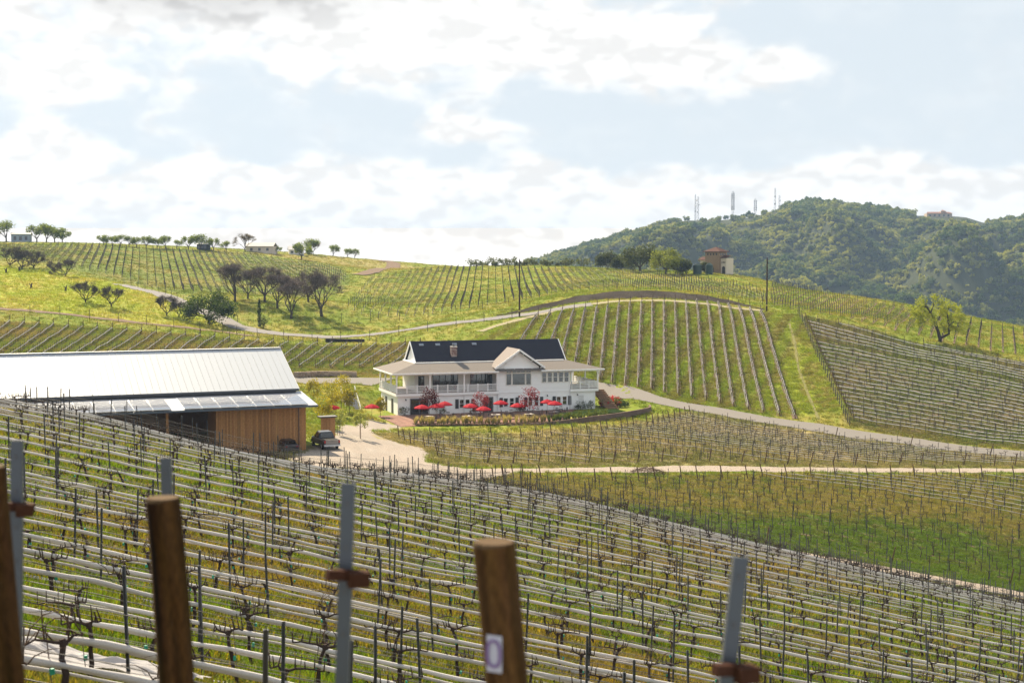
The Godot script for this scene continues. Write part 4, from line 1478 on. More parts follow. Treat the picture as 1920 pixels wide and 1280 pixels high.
func make_trees() -> void:
	var grey := {"twig": Color(0.15, 0.12, 0.11), "bark": Color(0.075, 0.06, 0.052), "stem": 0.17, "open": 0.62, "limbs": 5, "group": "bare trees between the road and the hillside"}
	var i := 0
	for q in [[440, 566, 78, 330], [496, 566, 72, 330], [464, 560, 58, 340], [520, 578, 70, 325], [545, 597, 82, 315], [603, 593, 92, 318], [578, 566, 62, 335]]:
		var p := at_px(q[0], q[1], q[3])
		make_tree("walnut_tree", "leafless spreading tree with dense grey brown twigs above the looping road", "tree", p, -p.z * q[2] / F, "bare", 300 + i, grey)
		i += 1
	var scrub := {"twig": Color(0.085, 0.068, 0.06), "bark": Color(0.05, 0.04, 0.035), "stem": 0.1, "open": 1.3, "limbs": 5, "group": "bare scrub oaks on the bright meadow"}
	for q in [[160, 567, 44, 310], [208, 574, 42, 305], [312, 592, 42, 300], [335, 593, 32, 300], [40, 505, 46, 330], [62, 503, 36, 335], [18, 500, 40, 335], [122, 518, 34, 330], [100, 512, 26, 330]]:
		var p := at_px(q[0], q[1], q[3])
		make_tree("scrub_oak", "low tangled leafless oak on the bright meadow slope", "tree", p, -p.z * q[2] / F, "bare", 330 + i, scrub)
		i += 1
	for q in [[10, 512, 10], [57, 541, 14], [122, 546, 11], [35, 508, 9]]:
		var p := at_px(q[0], q[1], 320.0)
		var b := MB.new()
		b.tube(PackedVector3Array([Vector3(0, -0.3, 0), Vector3(0.1, 0.7, 0), Vector3(0.35, 1.5, 0.1)]), PackedFloat32Array([0.3, 0.22, 0.1]), 6, Color(0.06, 0.05, 0.045))
		b.tube(PackedVector3Array([Vector3(0.1, 0.7, 0), Vector3(-0.4, 1.3, 0.1)]), PackedFloat32Array([0.16, 0.08]), 5, Color(0.06, 0.05, 0.045))
		var o := single("tree_stump", b, mats.bark, "small dark broken tree stump on the bright meadow", "stump", "stumps on the meadow")
		o.position = p
	var p := at_px(392, 608, 300.0)
	var lo := make_tree("leaning_oak", "dense dark green leaning oak beside the farm track", "tree", p, 8.3, "leafy", 401, {"leaves": 6500, "leaf": 0.42, "ca": Color(0.028, 0.05, 0.013), "cb": Color(0.075, 0.11, 0.02), "stem": 0.1, "open": 1.0, "limbs": 8, "clump": 0.17, "gap": 0.0})
	p = at_px(486, 612, 300.0)
	make_tree("cypress", "slim dark upright cypress beside the road gate", "tree", p, 6.6, "column", 402, {"ca": Color(0.02, 0.04, 0.014), "cb": Color(0.04, 0.065, 0.02), "leaf": 0.3})
	p = at_px(493, 615, 300.0)
	make_tree("round_bush", "round clipped dark bush at the foot of the cypress", "bush", p, 2.9, "bush", 403, {"ca": Color(0.03, 0.04, 0.018), "cb": Color(0.06, 0.07, 0.025), "leaf": 0.25, "wide": 0.3})
	# the twisted tree on the ridge: two bent stems
	p = at_px(1762, 641, 262.0)
	var tw := thing("twisted_tree", "twisted lone tree with two bent dark stems and sparse yellow green leaves", "tree", p)
	var tb := MB.new()
	var cr := MB.new()
	var r := RandomNumberGenerator.new()
	r.seed = 900
	var k := -p.z / F
	var bark := Color(0.05, 0.038, 0.032)
	var to := func(u: float, v: float, z: float) -> Vector3: return Vector3((u - 1762.0) * k, (641.0 - v) * k, z)
	var stems := [[[1762, 646, 0.0, 0.42], [1763, 634, 0.0, 0.36], [1758, 618, 0.1, 0.3], [1752, 603, 0.3, 0.25], [1750, 596, 0.2, 0.22], [1745, 586, 0.0, 0.18], [1738, 576, -0.3, 0.14], [1732, 568, -0.5, 0.08]],
		[[1763, 634, 0.0, 0.3], [1772, 630, -0.2, 0.26], [1781, 626, -0.4, 0.22], [1780, 610, -0.3, 0.18], [1777, 596, 0.1, 0.15], [1775, 584, 0.2, 0.1], [1779, 574, 0.4, 0.06]],
		[[1752, 600, 0.3, 0.14], [1758, 598, 0.6, 0.11], [1762, 588, 0.8, 0.08], [1760, 577, 1.0, 0.05]],
		[[1745, 586, 0.0, 0.12], [1748, 574, 0.5, 0.08], [1747, 562, 0.6, 0.05]],
		[[1738, 576, -0.3, 0.1], [1724, 574, -0.6, 0.06], [1714, 582, -0.8, 0.04]],
		[[1780, 610, -0.3, 0.12], [1792, 602, -0.8, 0.08], [1800, 606, -1.0, 0.04]]]
	for s in stems:
		var a := PackedVector3Array()
		var c := PackedFloat32Array()
		for q in s:
			a.append(to.call(q[0], q[1], q[2]))
			c.append(q[3])
		tb.tube(a, c, 7, bark)
	for q in [[1722, 576], [1732, 566], [1745, 558], [1715, 590], [1728, 592], [1740, 600], [1758, 568], [1770, 572], [1782, 570], [1790, 580], [1798, 592], [1802, 606], [1795, 618], [1785, 600], [1772, 590], [1762, 582], [1735, 580], [1750, 590], [1722, 604], [1768, 608], [1788, 612], [1776, 618]]:
		for j in 3:
			var a: Vector3 = to.call(q[0] + r.randfn() * 3.0, q[1] + r.randfn() * 3.0, r.randfn() * 1.7)
			leaf_cloud(cr, r, a, Vector3.ONE * 0.95, 85, 0.38, Color(0.20, 0.24, 0.025), Color(0.36, 0.37, 0.04))
			tb.tube(PackedVector3Array([to.call(lerpf(q[0], 1760.0, 0.35), lerpf(q[1], 600.0, 0.35), 0.0), a]), PackedFloat32Array([0.035, 0.012]), 3, bark, false)
	part(tw, "trunk", tb, mats.bark)
	part(tw, "crown", cr, mats.leaf)
	# trees by the stone tower
	var light := {"leaves": 4200, "leaf": 0.55, "ca": Color(0.12, 0.15, 0.025), "cb": Color(0.24, 0.26, 0.045), "stem": 0.14, "open": 1.1, "limbs": 7, "clump": 0.17, "gap": 0.06}
	var deep := {"leaves": 4500, "leaf": 0.6, "ca": Color(0.03, 0.045, 0.018), "cb": Color(0.085, 0.095, 0.035), "stem": 0.12, "open": 1.1, "limbs": 8, "clump": 0.22, "gap": 0.0}
	for q in [[1248, 514, 52, 430, light, "pale yellow green spreading tree beside the stone tower house"], [1200, 511, 56, 450, deep, "broad dark oak next to the pale spreading tree"], [1280, 514, 30, 430, deep, "low dark oak between the pale tree and the green tank"], [1140, 505, 38, 470, deep, "mid sized rounded oak at the end of the dome"], [1366, 517, 26, 470, deep, "dark oak tucked behind the cream wing of the tower house"], [1165, 508, 30, 470, deep, "small dark oak between two larger oaks on the dome"], [1322, 514, 22, 440, deep, "bushy olive tree hiding the tower house foot"], [1402, 519, 35, 440, {"leaves": 2600, "leaf": 0.45, "ca": Color(0.035, 0.07, 0.015), "cb": Color(0.10, 0.15, 0.025), "stem": 0.12, "open": 0.9, "limbs": 6, "clump": 0.15, "gap": 0.0}, "round glossy green tree on the open side of the tower house"]]:
		p = at_px(q[0], q[1], q[3])
		make_tree("oak_tree", q[5], "tree", p, -p.z * q[2] / F, "leafy", 420 + i, q[4])
		i += 1
	# shrubs along the dome's skyline
	for u in range(880, 1135, 13):
		p = at_px(u + rng.randf_range(-4, 4), 500.0 + smoothstep(1040.0, 1200.0, u) * 3.0, 500.0)
		p.z -= rng.randf_range(2.0, 40.0)
		p.y = hgt(p.x, p.z)
		make_tree("skyline_shrub", "grey green shrub on the skyline of the green dome", "shrub", p, rng.randf_range(1.8, 4.2), "bush", 500 + u, {"leaves": 260, "leaf": 0.7, "ca": Color(0.05, 0.06, 0.03), "cb": Color(0.12, 0.13, 0.06), "wide": 0.7, "group": "shrubs on the dome skyline"})
	# orchard trees along the ridge
	var ridge := {"leaves": 1500, "leaf": 0.6, "ca": Color(0.10, 0.14, 0.025), "cb": Color(0.22, 0.26, 0.05), "stem": 0.2, "open": 0.75, "limbs": 5, "clump": 0.16, "gap": 0.08, "group": "orchard trees along the ridge"}
	var protos := []
	for q in [[4, 450, 42], [62, 452, 34], [80, 453, 36], [96, 453, 32], [110, 453, 26], [188, 460, 20], [204, 461, 18], [220, 462, 22], [236, 463, 20], [250, 464, 20], [268, 466, 24], [289, 467, 20], [305, 467, 24], [326, 468, 18], [348, 469, 26], [371, 470, 30], [396, 471, 24], [420, 472, 20], [516, 477, 16], [565, 487, 32], [581, 478, 30], [622, 481, 22], [649, 482, 18], [663, 482, 20]]:
		p = at_px(q[0], q[1], 400.0)
		if q[0] != 565:
			p.z -= 4.0
			p.y = hgt(p.x, p.z)
		var h: float = -p.z * q[2] / F * 1.05
		if protos.size() < 5:
			protos.append(make_tree("orchard_tree", "small rounded green orchard tree on the long ridge", "tree", p, h, "leafy", 460 + i, ridge))
			protos[-1].set_meta("tall", h)
			i += 1
		else:
			var o: Node3D = protos[rng.randi() % 5]
			copy_of(o, p, rng.randf() * TAU, h / float(o.get_meta("tall")))
	for q in [[456, 473, 38], [585, 478, 28], [505, 475, 18]]:
		p = at_px(q[0], q[1], 400.0)
		p.z -= 3.0
		make_tree("budding_tree", "sparse tan budding tree beside the pale ridge buildings", "tree", p, -p.z * q[2] / F, "bare", 480 + q[0], {"twig": Color(0.22, 0.17, 0.09), "bark": Color(0.10, 0.08, 0.06), "open": 0.8, "limbs": 5, "group": "budding trees on the ridge"})
	print("trees ", Time.get_ticks_msec())

# ---------------------------------------------------------------- the wooded hill
var hill_top := [[900, 500], [960, 494], [1000, 490], [1060, 473], [1120, 455], [1180, 436], [1240, 421], [1290, 413], [1340, 413], [1400, 408], [1440, 400], [1480, 391], [1520, 386], [1560, 386], [1600, 392], [1650, 398], [1700, 404], [1760, 404], [1800, 406], [1850, 418], [1890, 414], [1920, 410], [2000, 398], [2200, 380], [2700, 390]]

func wooded_y(x: float, d: float) -> float:
	var u := 960.0 + F * x / d
	var v := 500.0
	for k in hill_top.size() - 1:
		if u >= hill_top[k][0] and u <= hill_top[k + 1][0]:
			v = lerpf(hill_top[k][1], hill_top[k + 1][1], smoothstep(0.0, 1.0, (u - hill_top[k][0]) / float(hill_top[k + 1][0] - hill_top[k][0])))
	if u > 2700.0:
		v = 390.0
	var top := dir(960, v).y * 1750.0
	var rise := clampf((d - 1000.0) / 750.0, 0.0, 1.0)
	var y := lerpf(-78.0, top, pow(smoothstep(0.0, 1.0, rise), 0.85))
	if d > 1750.0:
		y = lerpf(top, -70.0, smoothstep(1750.0, 2500.0, d))
	# spurs and gullies that run down towards the valley
	var w := x * 0.55 + d * 0.28
	var g := absf(nz.get_noise_2d(w * 0.75, (x - d) * 0.18)) * 2.0
	y += (g - 0.35) * 64.0 * sin(PI * clampf(rise, 0.0, 1.0))
	y += nz2.get_noise_2d(x * 1.2, d * 1.2) * 4.0 * sin(PI * rise)
	return minf(y, dir(960, v).y * d - 9.0 * (1.0 - smoothstep(1600.0, 1750.0, d)))

func make_wooded_hill() -> void:
	var b := MB.new()
	var nx := 130
	var nd := 90
	for j in nd + 1:
		var d := 950.0 + 1650.0 * j / nd
		for i in nx + 1:
			var x := (-0.03 + 0.72 * i / nx) * d
			b.v.append(Vector3(x, wooded_y(x, d), -d))
			b.c.append(Color(0.04, 0.05, 0.02))
			b.n.append(Vector3.UP)
	for j in nd + 1:
		for i in nx + 1:
			var dx := b.v[j * (nx + 1) + mini(i + 1, nx)] - b.v[j * (nx + 1) + maxi(i - 1, 0)]
			var dz := b.v[maxi(j - 1, 0) * (nx + 1) + i] - b.v[mini(j + 1, nd) * (nx + 1) + i]
			b.n[j * (nx + 1) + i] = dz.cross(dx).normalized()
	for j in nd:
		for i in nx:
			var p := j * (nx + 1) + i
			b.idx.append_array(PackedInt32Array([p, p + nx + 1, p + 1, p + 1, p + nx + 1, p + nx + 2]))
	structure("wooded_hill", b, mats.ground)
	var kinds := []
	for k in 4:
		var m := MB.new()
		var r := RandomNumberGenerator.new()
		r.seed = 700 + k
		for i in 9:
			var a := r.randf() * TAU
			var e := sqrt(r.randf()) * 0.62
			leaf_cloud(m, r, Vector3(cos(a) * e, r.randf_range(0.35, 0.95), sin(a) * e), Vector3.ONE * r.randf_range(0.28, 0.42), 34, 0.34, Color(0.8, 0.8, 0.8), Color(1.2, 1.2, 1.2))
		kinds.append(m.mesh())
	var xf := [[], [], [], []]
	var cols := [PackedColorArray(), PackedColorArray(), PackedColorArray(), PackedColorArray()]
	var r := RandomNumberGenerator.new()
	r.seed = 7
	for n in 24000:
		var d := 1000.0 + 850.0 * r.randf()
		var x := (-0.02 + 0.5 * r.randf()) * d
		var u := 960.0 + F * x / d
		if u < 985.0 or (d > 1610.0 and u > 1712.0 and u < 1850.0):
			continue
		if d > 1640.0 and u > 1270.0 and u < 1460.0 and r.randf() < 0.93:
			continue
		var c := nz.get_noise_2d(x * 1.1, d * 1.1) + r.randf_range(-0.35, 0.35)
		var big := r.randf_range(3.2, 6.4) * (1.0 if c < 0.15 else 0.75)
		if d > 1640.0 and u > 1470.0 and u < 1710.0:
			big *= 1.35
		if d > 1650.0 and u < 1240.0:
			big *= 0.8
		var k := r.randi() % 4
		xf[k].append(Transform3D(Basis(Vector3.UP, r.randf() * TAU).scaled(Vector3(big, big * r.randf_range(0.85, 1.2), big)), Vector3(x, wooded_y(x, d) - 0.8, -d)))
		cols[k].append(Color(0.06, 0.10, 0.022).lerp(Color(0.33, 0.33, 0.075), smoothstep(-0.35, 0.55, c)))
	for k in 4:
		var o := scatter(self, numbered("hillside_wood"), kinds[k], mats.leaf, xf[k], cols[k])
		o.set_meta("label", "oak and scrub wood covering the big hazy hill")
		o.set_meta("category", "wood")
	print("hill ", Time.get_ticks_msec())

# ---------------------------------------------------------------- posts close to the camera
func make_near_posts() -> void:
	var place := func(u: float, v: float, d: float, tall: float) -> Vector3: return pt(u, v, d) - Vector3(0, tall, 0)
	var n := 0
	for q in [[301.0, 938.0, 5.3, 0.066, 23.0, "stout brown wooden end post with a weathered sawn top, no tag on it"], [928.0, 1022.0, 4.4, 0.068, 26.0, "stout brown wooden end post carrying a small white number tag"], [-30.0, 880.0, 5.0, 0.07, 22.0, "dark brown wooden end post leaning beside a steel post with rusty bracket"]]:
		var p: Vector3 = place.call(q[0], q[1], q[2], 2.7)
		var t := thing("end_post", q[5], "post", p, 0.0, "")
		var b := MB.new()
		var pts := PackedVector3Array()
		var rs := PackedFloat32Array()
		var bend: float = q[4] * 0.0077
		for i in 15:
			var f := i / 14.0
			pts.append(Vector3(bend * (1.0 - f) + 0.006 * sin(f * 9.0 + n), 2.7 * f, 0.02 * sin(f * 5.0)))
			rs.append(q[3] * (1.05 - 0.06 * f + 0.03 * sin(f * 17.0 + n * 2.0)))
		b.tube(pts, rs, 18, Color(0.17, 0.088, 0.036), false)
		# splits along the grain
		for i in b.v.size():
			var k := nz2.get_noise_2d((i % 18) * 900.0 + n * 50.0, b.v[i].y * 40.0)
			b.c[i] = Color(0.070, 0.036, 0.014) * (0.8 + 1.2 * k)
			b.c[i].a = 1.0
			b.v[i] += b.n[i] * k * 0.004
		part(t, "shaft", b, mats.old_wood)
		var c := MB.new()
		c.tube(PackedVector3Array([pts[14] - Vector3(0, 0.006, 0), pts[14] + Vector3(0, 0.008, 0)]), PackedFloat32Array([rs[14] * 1.0, rs[14] * 0.93]), 18, Color(0.115, 0.075, 0.045))
		part(t, "sawn_top", c, mats.old_wood, "pale weathered sawn top")
		if n == 1:
			var g := MB.new()
			var ctr := pts[12] + Vector3(-0.034, 0.055, rs[12] * 0.98)
			var bas := Basis(Vector3.UP, -0.48)
			g.box(ctr, Vector3(0.052, 0.115, 0.004), Color(0.36, 0.35, 0.43), bas)
			var tag := part(t, "number_tag", g, mats.painted, "small white number tag")
			var tm := TextMesh.new()
			var f := SystemFont.new()
			f.font_names = PackedStringArray(["Droid Sans"])
			tm.font = f
			tm.text = "0"
			tm.font_size = 64
			tm.pixel_size = 0.0019
			tm.depth = 0.002
			var m := StandardMaterial3D.new()
			m.albedo_color = Color(0.42, 0.33, 0.50)
			var l := part(tag, "figure", tm, m)
			l.position = ctr + bas * Vector3(0, 0, 0.006)
			l.basis = bas
		n += 1
	for q in [[652.0, 905.0, 4.8, 0.046, -8.0, 1078.0, "grey steel post with a rusty bracket standing in front of the wide rows"], [1391.0, 1040.0, 4.4, 0.046, -24.0, 1256.0, "grey steel post leaning, its rusty bracket low down"], [309.0, 858.0, 6.5, 0.046, 4.0, 1100.0, "grey steel post showing above the top of a wooden end post"], [29.0, 825.0, 6.0, 0.046, -4.0, 950.0, "grey steel post with bracket next to the leaning wooden end post"]]:
		var p: Vector3 = place.call(q[0], q[1], q[2], 2.7)
		var t := thing("steel_post", q[6], "post", p)
		var c := Color(0.052, 0.061, 0.078)
		var lean: float = q[4] / F * q[2] * 7.0
		var b := MB.new()
		var w: float = q[3]
		var ax := Vector3(-lean, 2.7, 0).normalized()
		var bas := Basis(ax.cross(Vector3.BACK), ax, Vector3.BACK)
		for s in [[0.0, w, 0.0, 0.006], [-w * 0.5 + 0.003, 0.006, -0.016, 0.03], [w * 0.5 - 0.003, 0.006, -0.016, 0.03]]:
			b.box(Vector3(lean * 0.5, 1.35, s[2]) + bas.x * s[0], Vector3(s[1], 2.7, s[3]), c, bas)
		for i in 12:
			b.box(Vector3(lean * (1.0 - (0.98 + i * 0.15) / 2.7), 0.98 + i * 0.15, 0.004), Vector3(0.009, 0.02, 0.004), Color(0.06, 0.06, 0.07), bas)
		part(t, "profile", b, mats.metal)
		var a := MB.new()
		var y: float = 2.7 - (q[5] - q[1]) / F * q[2]
		a.box(Vector3(lean * (1.0 - y / 2.7) + 0.01, y, 0.026), Vector3(0.15, 0.035, 0.03), Color(0.055, 0.024, 0.016), Basis(Vector3.UP, 0.5) * Basis(Vector3.BACK, -0.12))
		a.box(Vector3(lean * (1.0 - y / 2.7) + 0.05, y - 0.012, 0.04), Vector3(0.07, 0.05, 0.045), Color(0.05, 0.02, 0.013), Basis(Vector3.UP, 0.4))
		part(t, "bracket", a, mats.matte, "rusty cross bracket")

func make_netting_sheet() -> void:
	var o := ground_at(80, 1250, 6.0)
	var b := MB.new()
	var n := 60
	for j in n + 1:
		for i in n + 1:
			var x := (i / float(n) - 0.5) * 4.6
			var z := (j / float(n) - 0.5) * 1.7
			var q := o + Vector3(x, 0, z)
			var fold := absf(nz2.get_noise_2d(x * 60.0 + z * 40.0, z * 240.0)) * 0.16 + nz2.get_noise_2d(x * 260.0, z * 420.0) * 0.035
			b.v.append(Vector3(x + nz2.get_noise_2d(z * 90.0, x * 20.0) * 0.25, hgt(q.x, q.z) - o.y + 0.26 + fold * smoothstep(0.85, 0.5, absf(z)), z + nz2.get_noise_2d(x * 70.0, 5.0) * 0.3))
			b.n.append(Vector3.UP)
			b.c.append(Color(0.55, 0.53, 0.55))
	for j in n + 1:
		for i in n + 1:
			var dx := b.v[j * (n + 1) + mini(i + 1, n)] - b.v[j * (n + 1) + maxi(i - 1, 0)]
			var dz := b.v[mini(j + 1, n) * (n + 1) + i] - b.v[maxi(j - 1, 0) * (n + 1) + i]
			b.n[j * (n + 1) + i] = dz.cross(dx).normalized()
	for j in n:
		for i in n:
			var p := j * (n + 1) + i
			b.idx.append_array(PackedInt32Array([p, p + 1, p + n + 1, p + 1, p + n + 2, p + n + 1]))
	var s := single("netting_sheet", b, mats.netting, "crumpled white bird netting lying on the grass at the row end", "netting")
	s.position = o

# ---------------------------------------------------------------- poles, fence, masts
func make_poles() -> void:
	for q in [[974.0, 594.0, 487.0, 280.0, "tall dark utility pole beside the bend of the gravel road"], [1438.0, 584.0, 483.0, 280.0, "tall dark utility pole at the upper corner of the striped slope"]]:
		var p := ground_at(q[0], q[1], q[3])
		var h: float = (q[1] - q[2]) * -p.z / F
		var t := thing("utility_pole", q[4], "pole", p)
		var b := MB.new()
		b.tube(PackedVector3Array([Vector3(0, -0.5, 0), Vector3(0.02, h * 0.5, 0), Vector3(0, h, 0)]), PackedFloat32Array([0.19, 0.16, 0.13]), 9, Color(0.055, 0.032, 0.024))
		part(t, "shaft", b, mats.timber)
		var c := MB.new()
		c.rod(Vector3(0.0, h, 0), Vector3(0.0, h + 0.28, 0), 0.05, 0.06, 8, Color(0.25, 0.25, 0.27))
		c.box(Vector3(0.12, h - 0.35, 0.1), Vector3(0.2, 0.12, 0.12), Color(0.1, 0.09, 0.09))
		part(t, "insulator", c, mats.painted)
		var d := MB.new()
		d.rod(Vector3(0, 1.2, 0), Vector3(0, 1.45, 0), 0.2, 0.2, 9, Color(0.45, 0.36, 0.05))
		part(t, "marker_band", d, mats.painted)

func fence(called: String, label: String, line: PackedVector3Array, gap: float, tall: float, w: float) -> void:
	var t := thing(called, label, "fence", line[0])
	var o := line[0]
	var pts := walk(line, gap)
	for i in pts.size():
		var b := MB.new()
		b.rod(Vector3(0, -0.3, 0), Vector3(rng.randf_range(-0.04, 0.04), tall * rng.randf_range(0.95, 1.08), 0), w, w * 0.9, 5, Color(0.07, 0.055, 0.05))
		part(t, "post", b, mats.timber).position = pts[i] - o
	for k in 3:
		var b := MB.new()
		var a := PackedVector3Array()
		var r := PackedFloat32Array()
		for p in pts:
			a.append(p - o + Vector3(0, tall * (0.3 + 0.3 * k), 0))
			r.append(0.008)
		b.tube(a, r, 3, Color(0.12, 0.11, 0.11))
		part(t, "wire", b, mats.metal)

func make_fences() -> void:
	fence("deer_fence", "tall thin post and wire fence along the looping gravel road", px_line([[-60, 583, 285], [100, 592, 285], [250, 607, 285], [400, 623, 285], [470, 634, 285], [560, 638, 285], [660, 640, 285], [760, 628, 285], [860, 612, 285], [960, 598, 285]]), 6.2, 2.3, 0.06)
	fence("road_fence", "thin post and wire fence beside the gravel road over the meadow", px_line([[232, 533, 330], [300, 549, 320], [355, 570, 310], [410, 590, 305], [445, 604, 300]]), 5.0, 1.7, 0.06)
	fence("dome_fence", "thin post fence round the lower edge of the green dome", px_line([[640, 604, 320], [760, 600, 320], [880, 584, 320], [960, 572, 325], [1080, 548, 330], [1200, 545, 330], [1320, 548, 330], [1430, 572, 315]]), 7.0, 2.1, 0.06)
	fence("boundary_fence", "close line of dark posts between the striped slope and the side slope", px_line([[1497, 590, 270], [1520, 640, 250], [1545, 693, 235], [1570, 750, 220], [1594, 800, 210]]), 2.4, 1.6, 0.075)

func mast(u: float, v_top: float, v_base: float, kind: int, label: String) -> void:
	var d := 1745.0
	var x := (u - 960.0) / F * d
	var y := wooded_y(x, d)
	var top := dir(u, v_top).y * d
	var h := top - y
	var t := thing("antenna_mast", label, "mast", Vector3(x, y, -d))
	var b := MB.new()
	var c := Color(0.16, 0.16, 0.18)
	var w := 0.9 if kind == 0 else 1.3
	for s in [[-1, -1], [1, -1], [0, 1]]:
		b.rod(Vector3(s[0] * w, -1, s[1] * w), Vector3(s[0] * w * 0.6, h, s[1] * w * 0.6), 0.14, 0.12, 4, c)
	var k := 0.0
	var side := 1.0
	while k < h - 2.0:
		b.rod(Vector3(-w * side, k, -w), Vector3(w * side * 0.8, k + 2.4, -w * 0.8), 0.09, 0.09, 3, c)
		b.rod(Vector3(-w * side, k, -w), Vector3(0, k + 2.4, w * 0.8), 0.09, 0.09, 3, c)
		k += 2.4
		side = -side
	part(t, "lattice", b, mats.metal)
	var a := MB.new()
	for i in ([3, 9, 5, 2, 2][kind]):
		var y2: float = h * (0.35 + 0.62 * i / maxf(1.0, [3, 9, 5, 2, 2][kind]))
		var an := rng.randf() * TAU
		if kind == 1 or kind == 2:
			for j in 4:
				a.box(Vector3(cos(an + j * 1.57) * 1.9, y2, sin(an + j * 1.57) * 1.9), Vector3(0.7, 1.9, 0.7), Color(0.2, 0.2, 0.22))
		else:
			a.rod(Vector3(cos(an) * 1.2, y2, sin(an) * 1.2), Vector3(cos(an) * 1.8, y2, sin(an) * 1.8), 1.0, 0.8, 10, Color(0.5, 0.5, 0.52))
	part(t, "aerial", a, mats.painted)

func make_masts() -> void:
	mast(1303, 364, 405, 0, "slender lattice mast in a pair on the hill's shoulder")
	mast(1308, 368, 405, 3, "thinner lattice mast standing close by its twin")
	mast(1373, 358, 400, 1, "tall mast crowded with dark aerial panels on the hill")
	mast(1415, 372, 396, 2, "short stubby mast with a cluster of aerials on the hill")
	mast(1452, 352, 385, 4, "needle thin mast next to the hilltop trees")
	mast(1460, 366, 384, 3, "small mast with two dishes next to the hilltop trees")
	# the house on the bare knoll of the wooded hill
	var d := 1715.0
	var x := (1757.0 - 960.0) / F * d
	var t := thing("hilltop_house", "long low house with brown roof on the terraced hilltop knoll", "house", Vector3(x, wooded_y(x, d) - 1.0, -d))
	var b := MB.new()
	b.bbox(-15, 15, 0, 4.6, -6, 6, Color(0.42, 0.33, 0.25))
	b.bbox(2, 8, 4.6, 7.2, -3, 4, Color(0.45, 0.35, 0.27))
	part(t, "wall", b, mats.matte)
	var r := MB.new()
	r.quad(Vector3(-16, 4.6, 7), Vector3(16, 4.6, 7), Vector3(13, 6.6, 0), Vector3(-13, 6.6, 0), Color(0.20, 0.10, 0.07))
	r.quad(Vector3(1.2, 7.2, 5), Vector3(8.8, 7.2, 5), Vector3(5.4, 9.0, 0), Vector3(4.6, 9.0, 0), Color(0.20, 0.10, 0.07))
	part(t, "roof", r, mats.matte)
	for i in 5:
		var w := MB.new()
		w.bbox(-12.5 + i * 5.5, -10.2 + i * 5.5, 1.0, 3.4, 6.0, 6.1, Color(0.05, 0.05, 0.05))
		part(t, "window", w, mats.gloss)

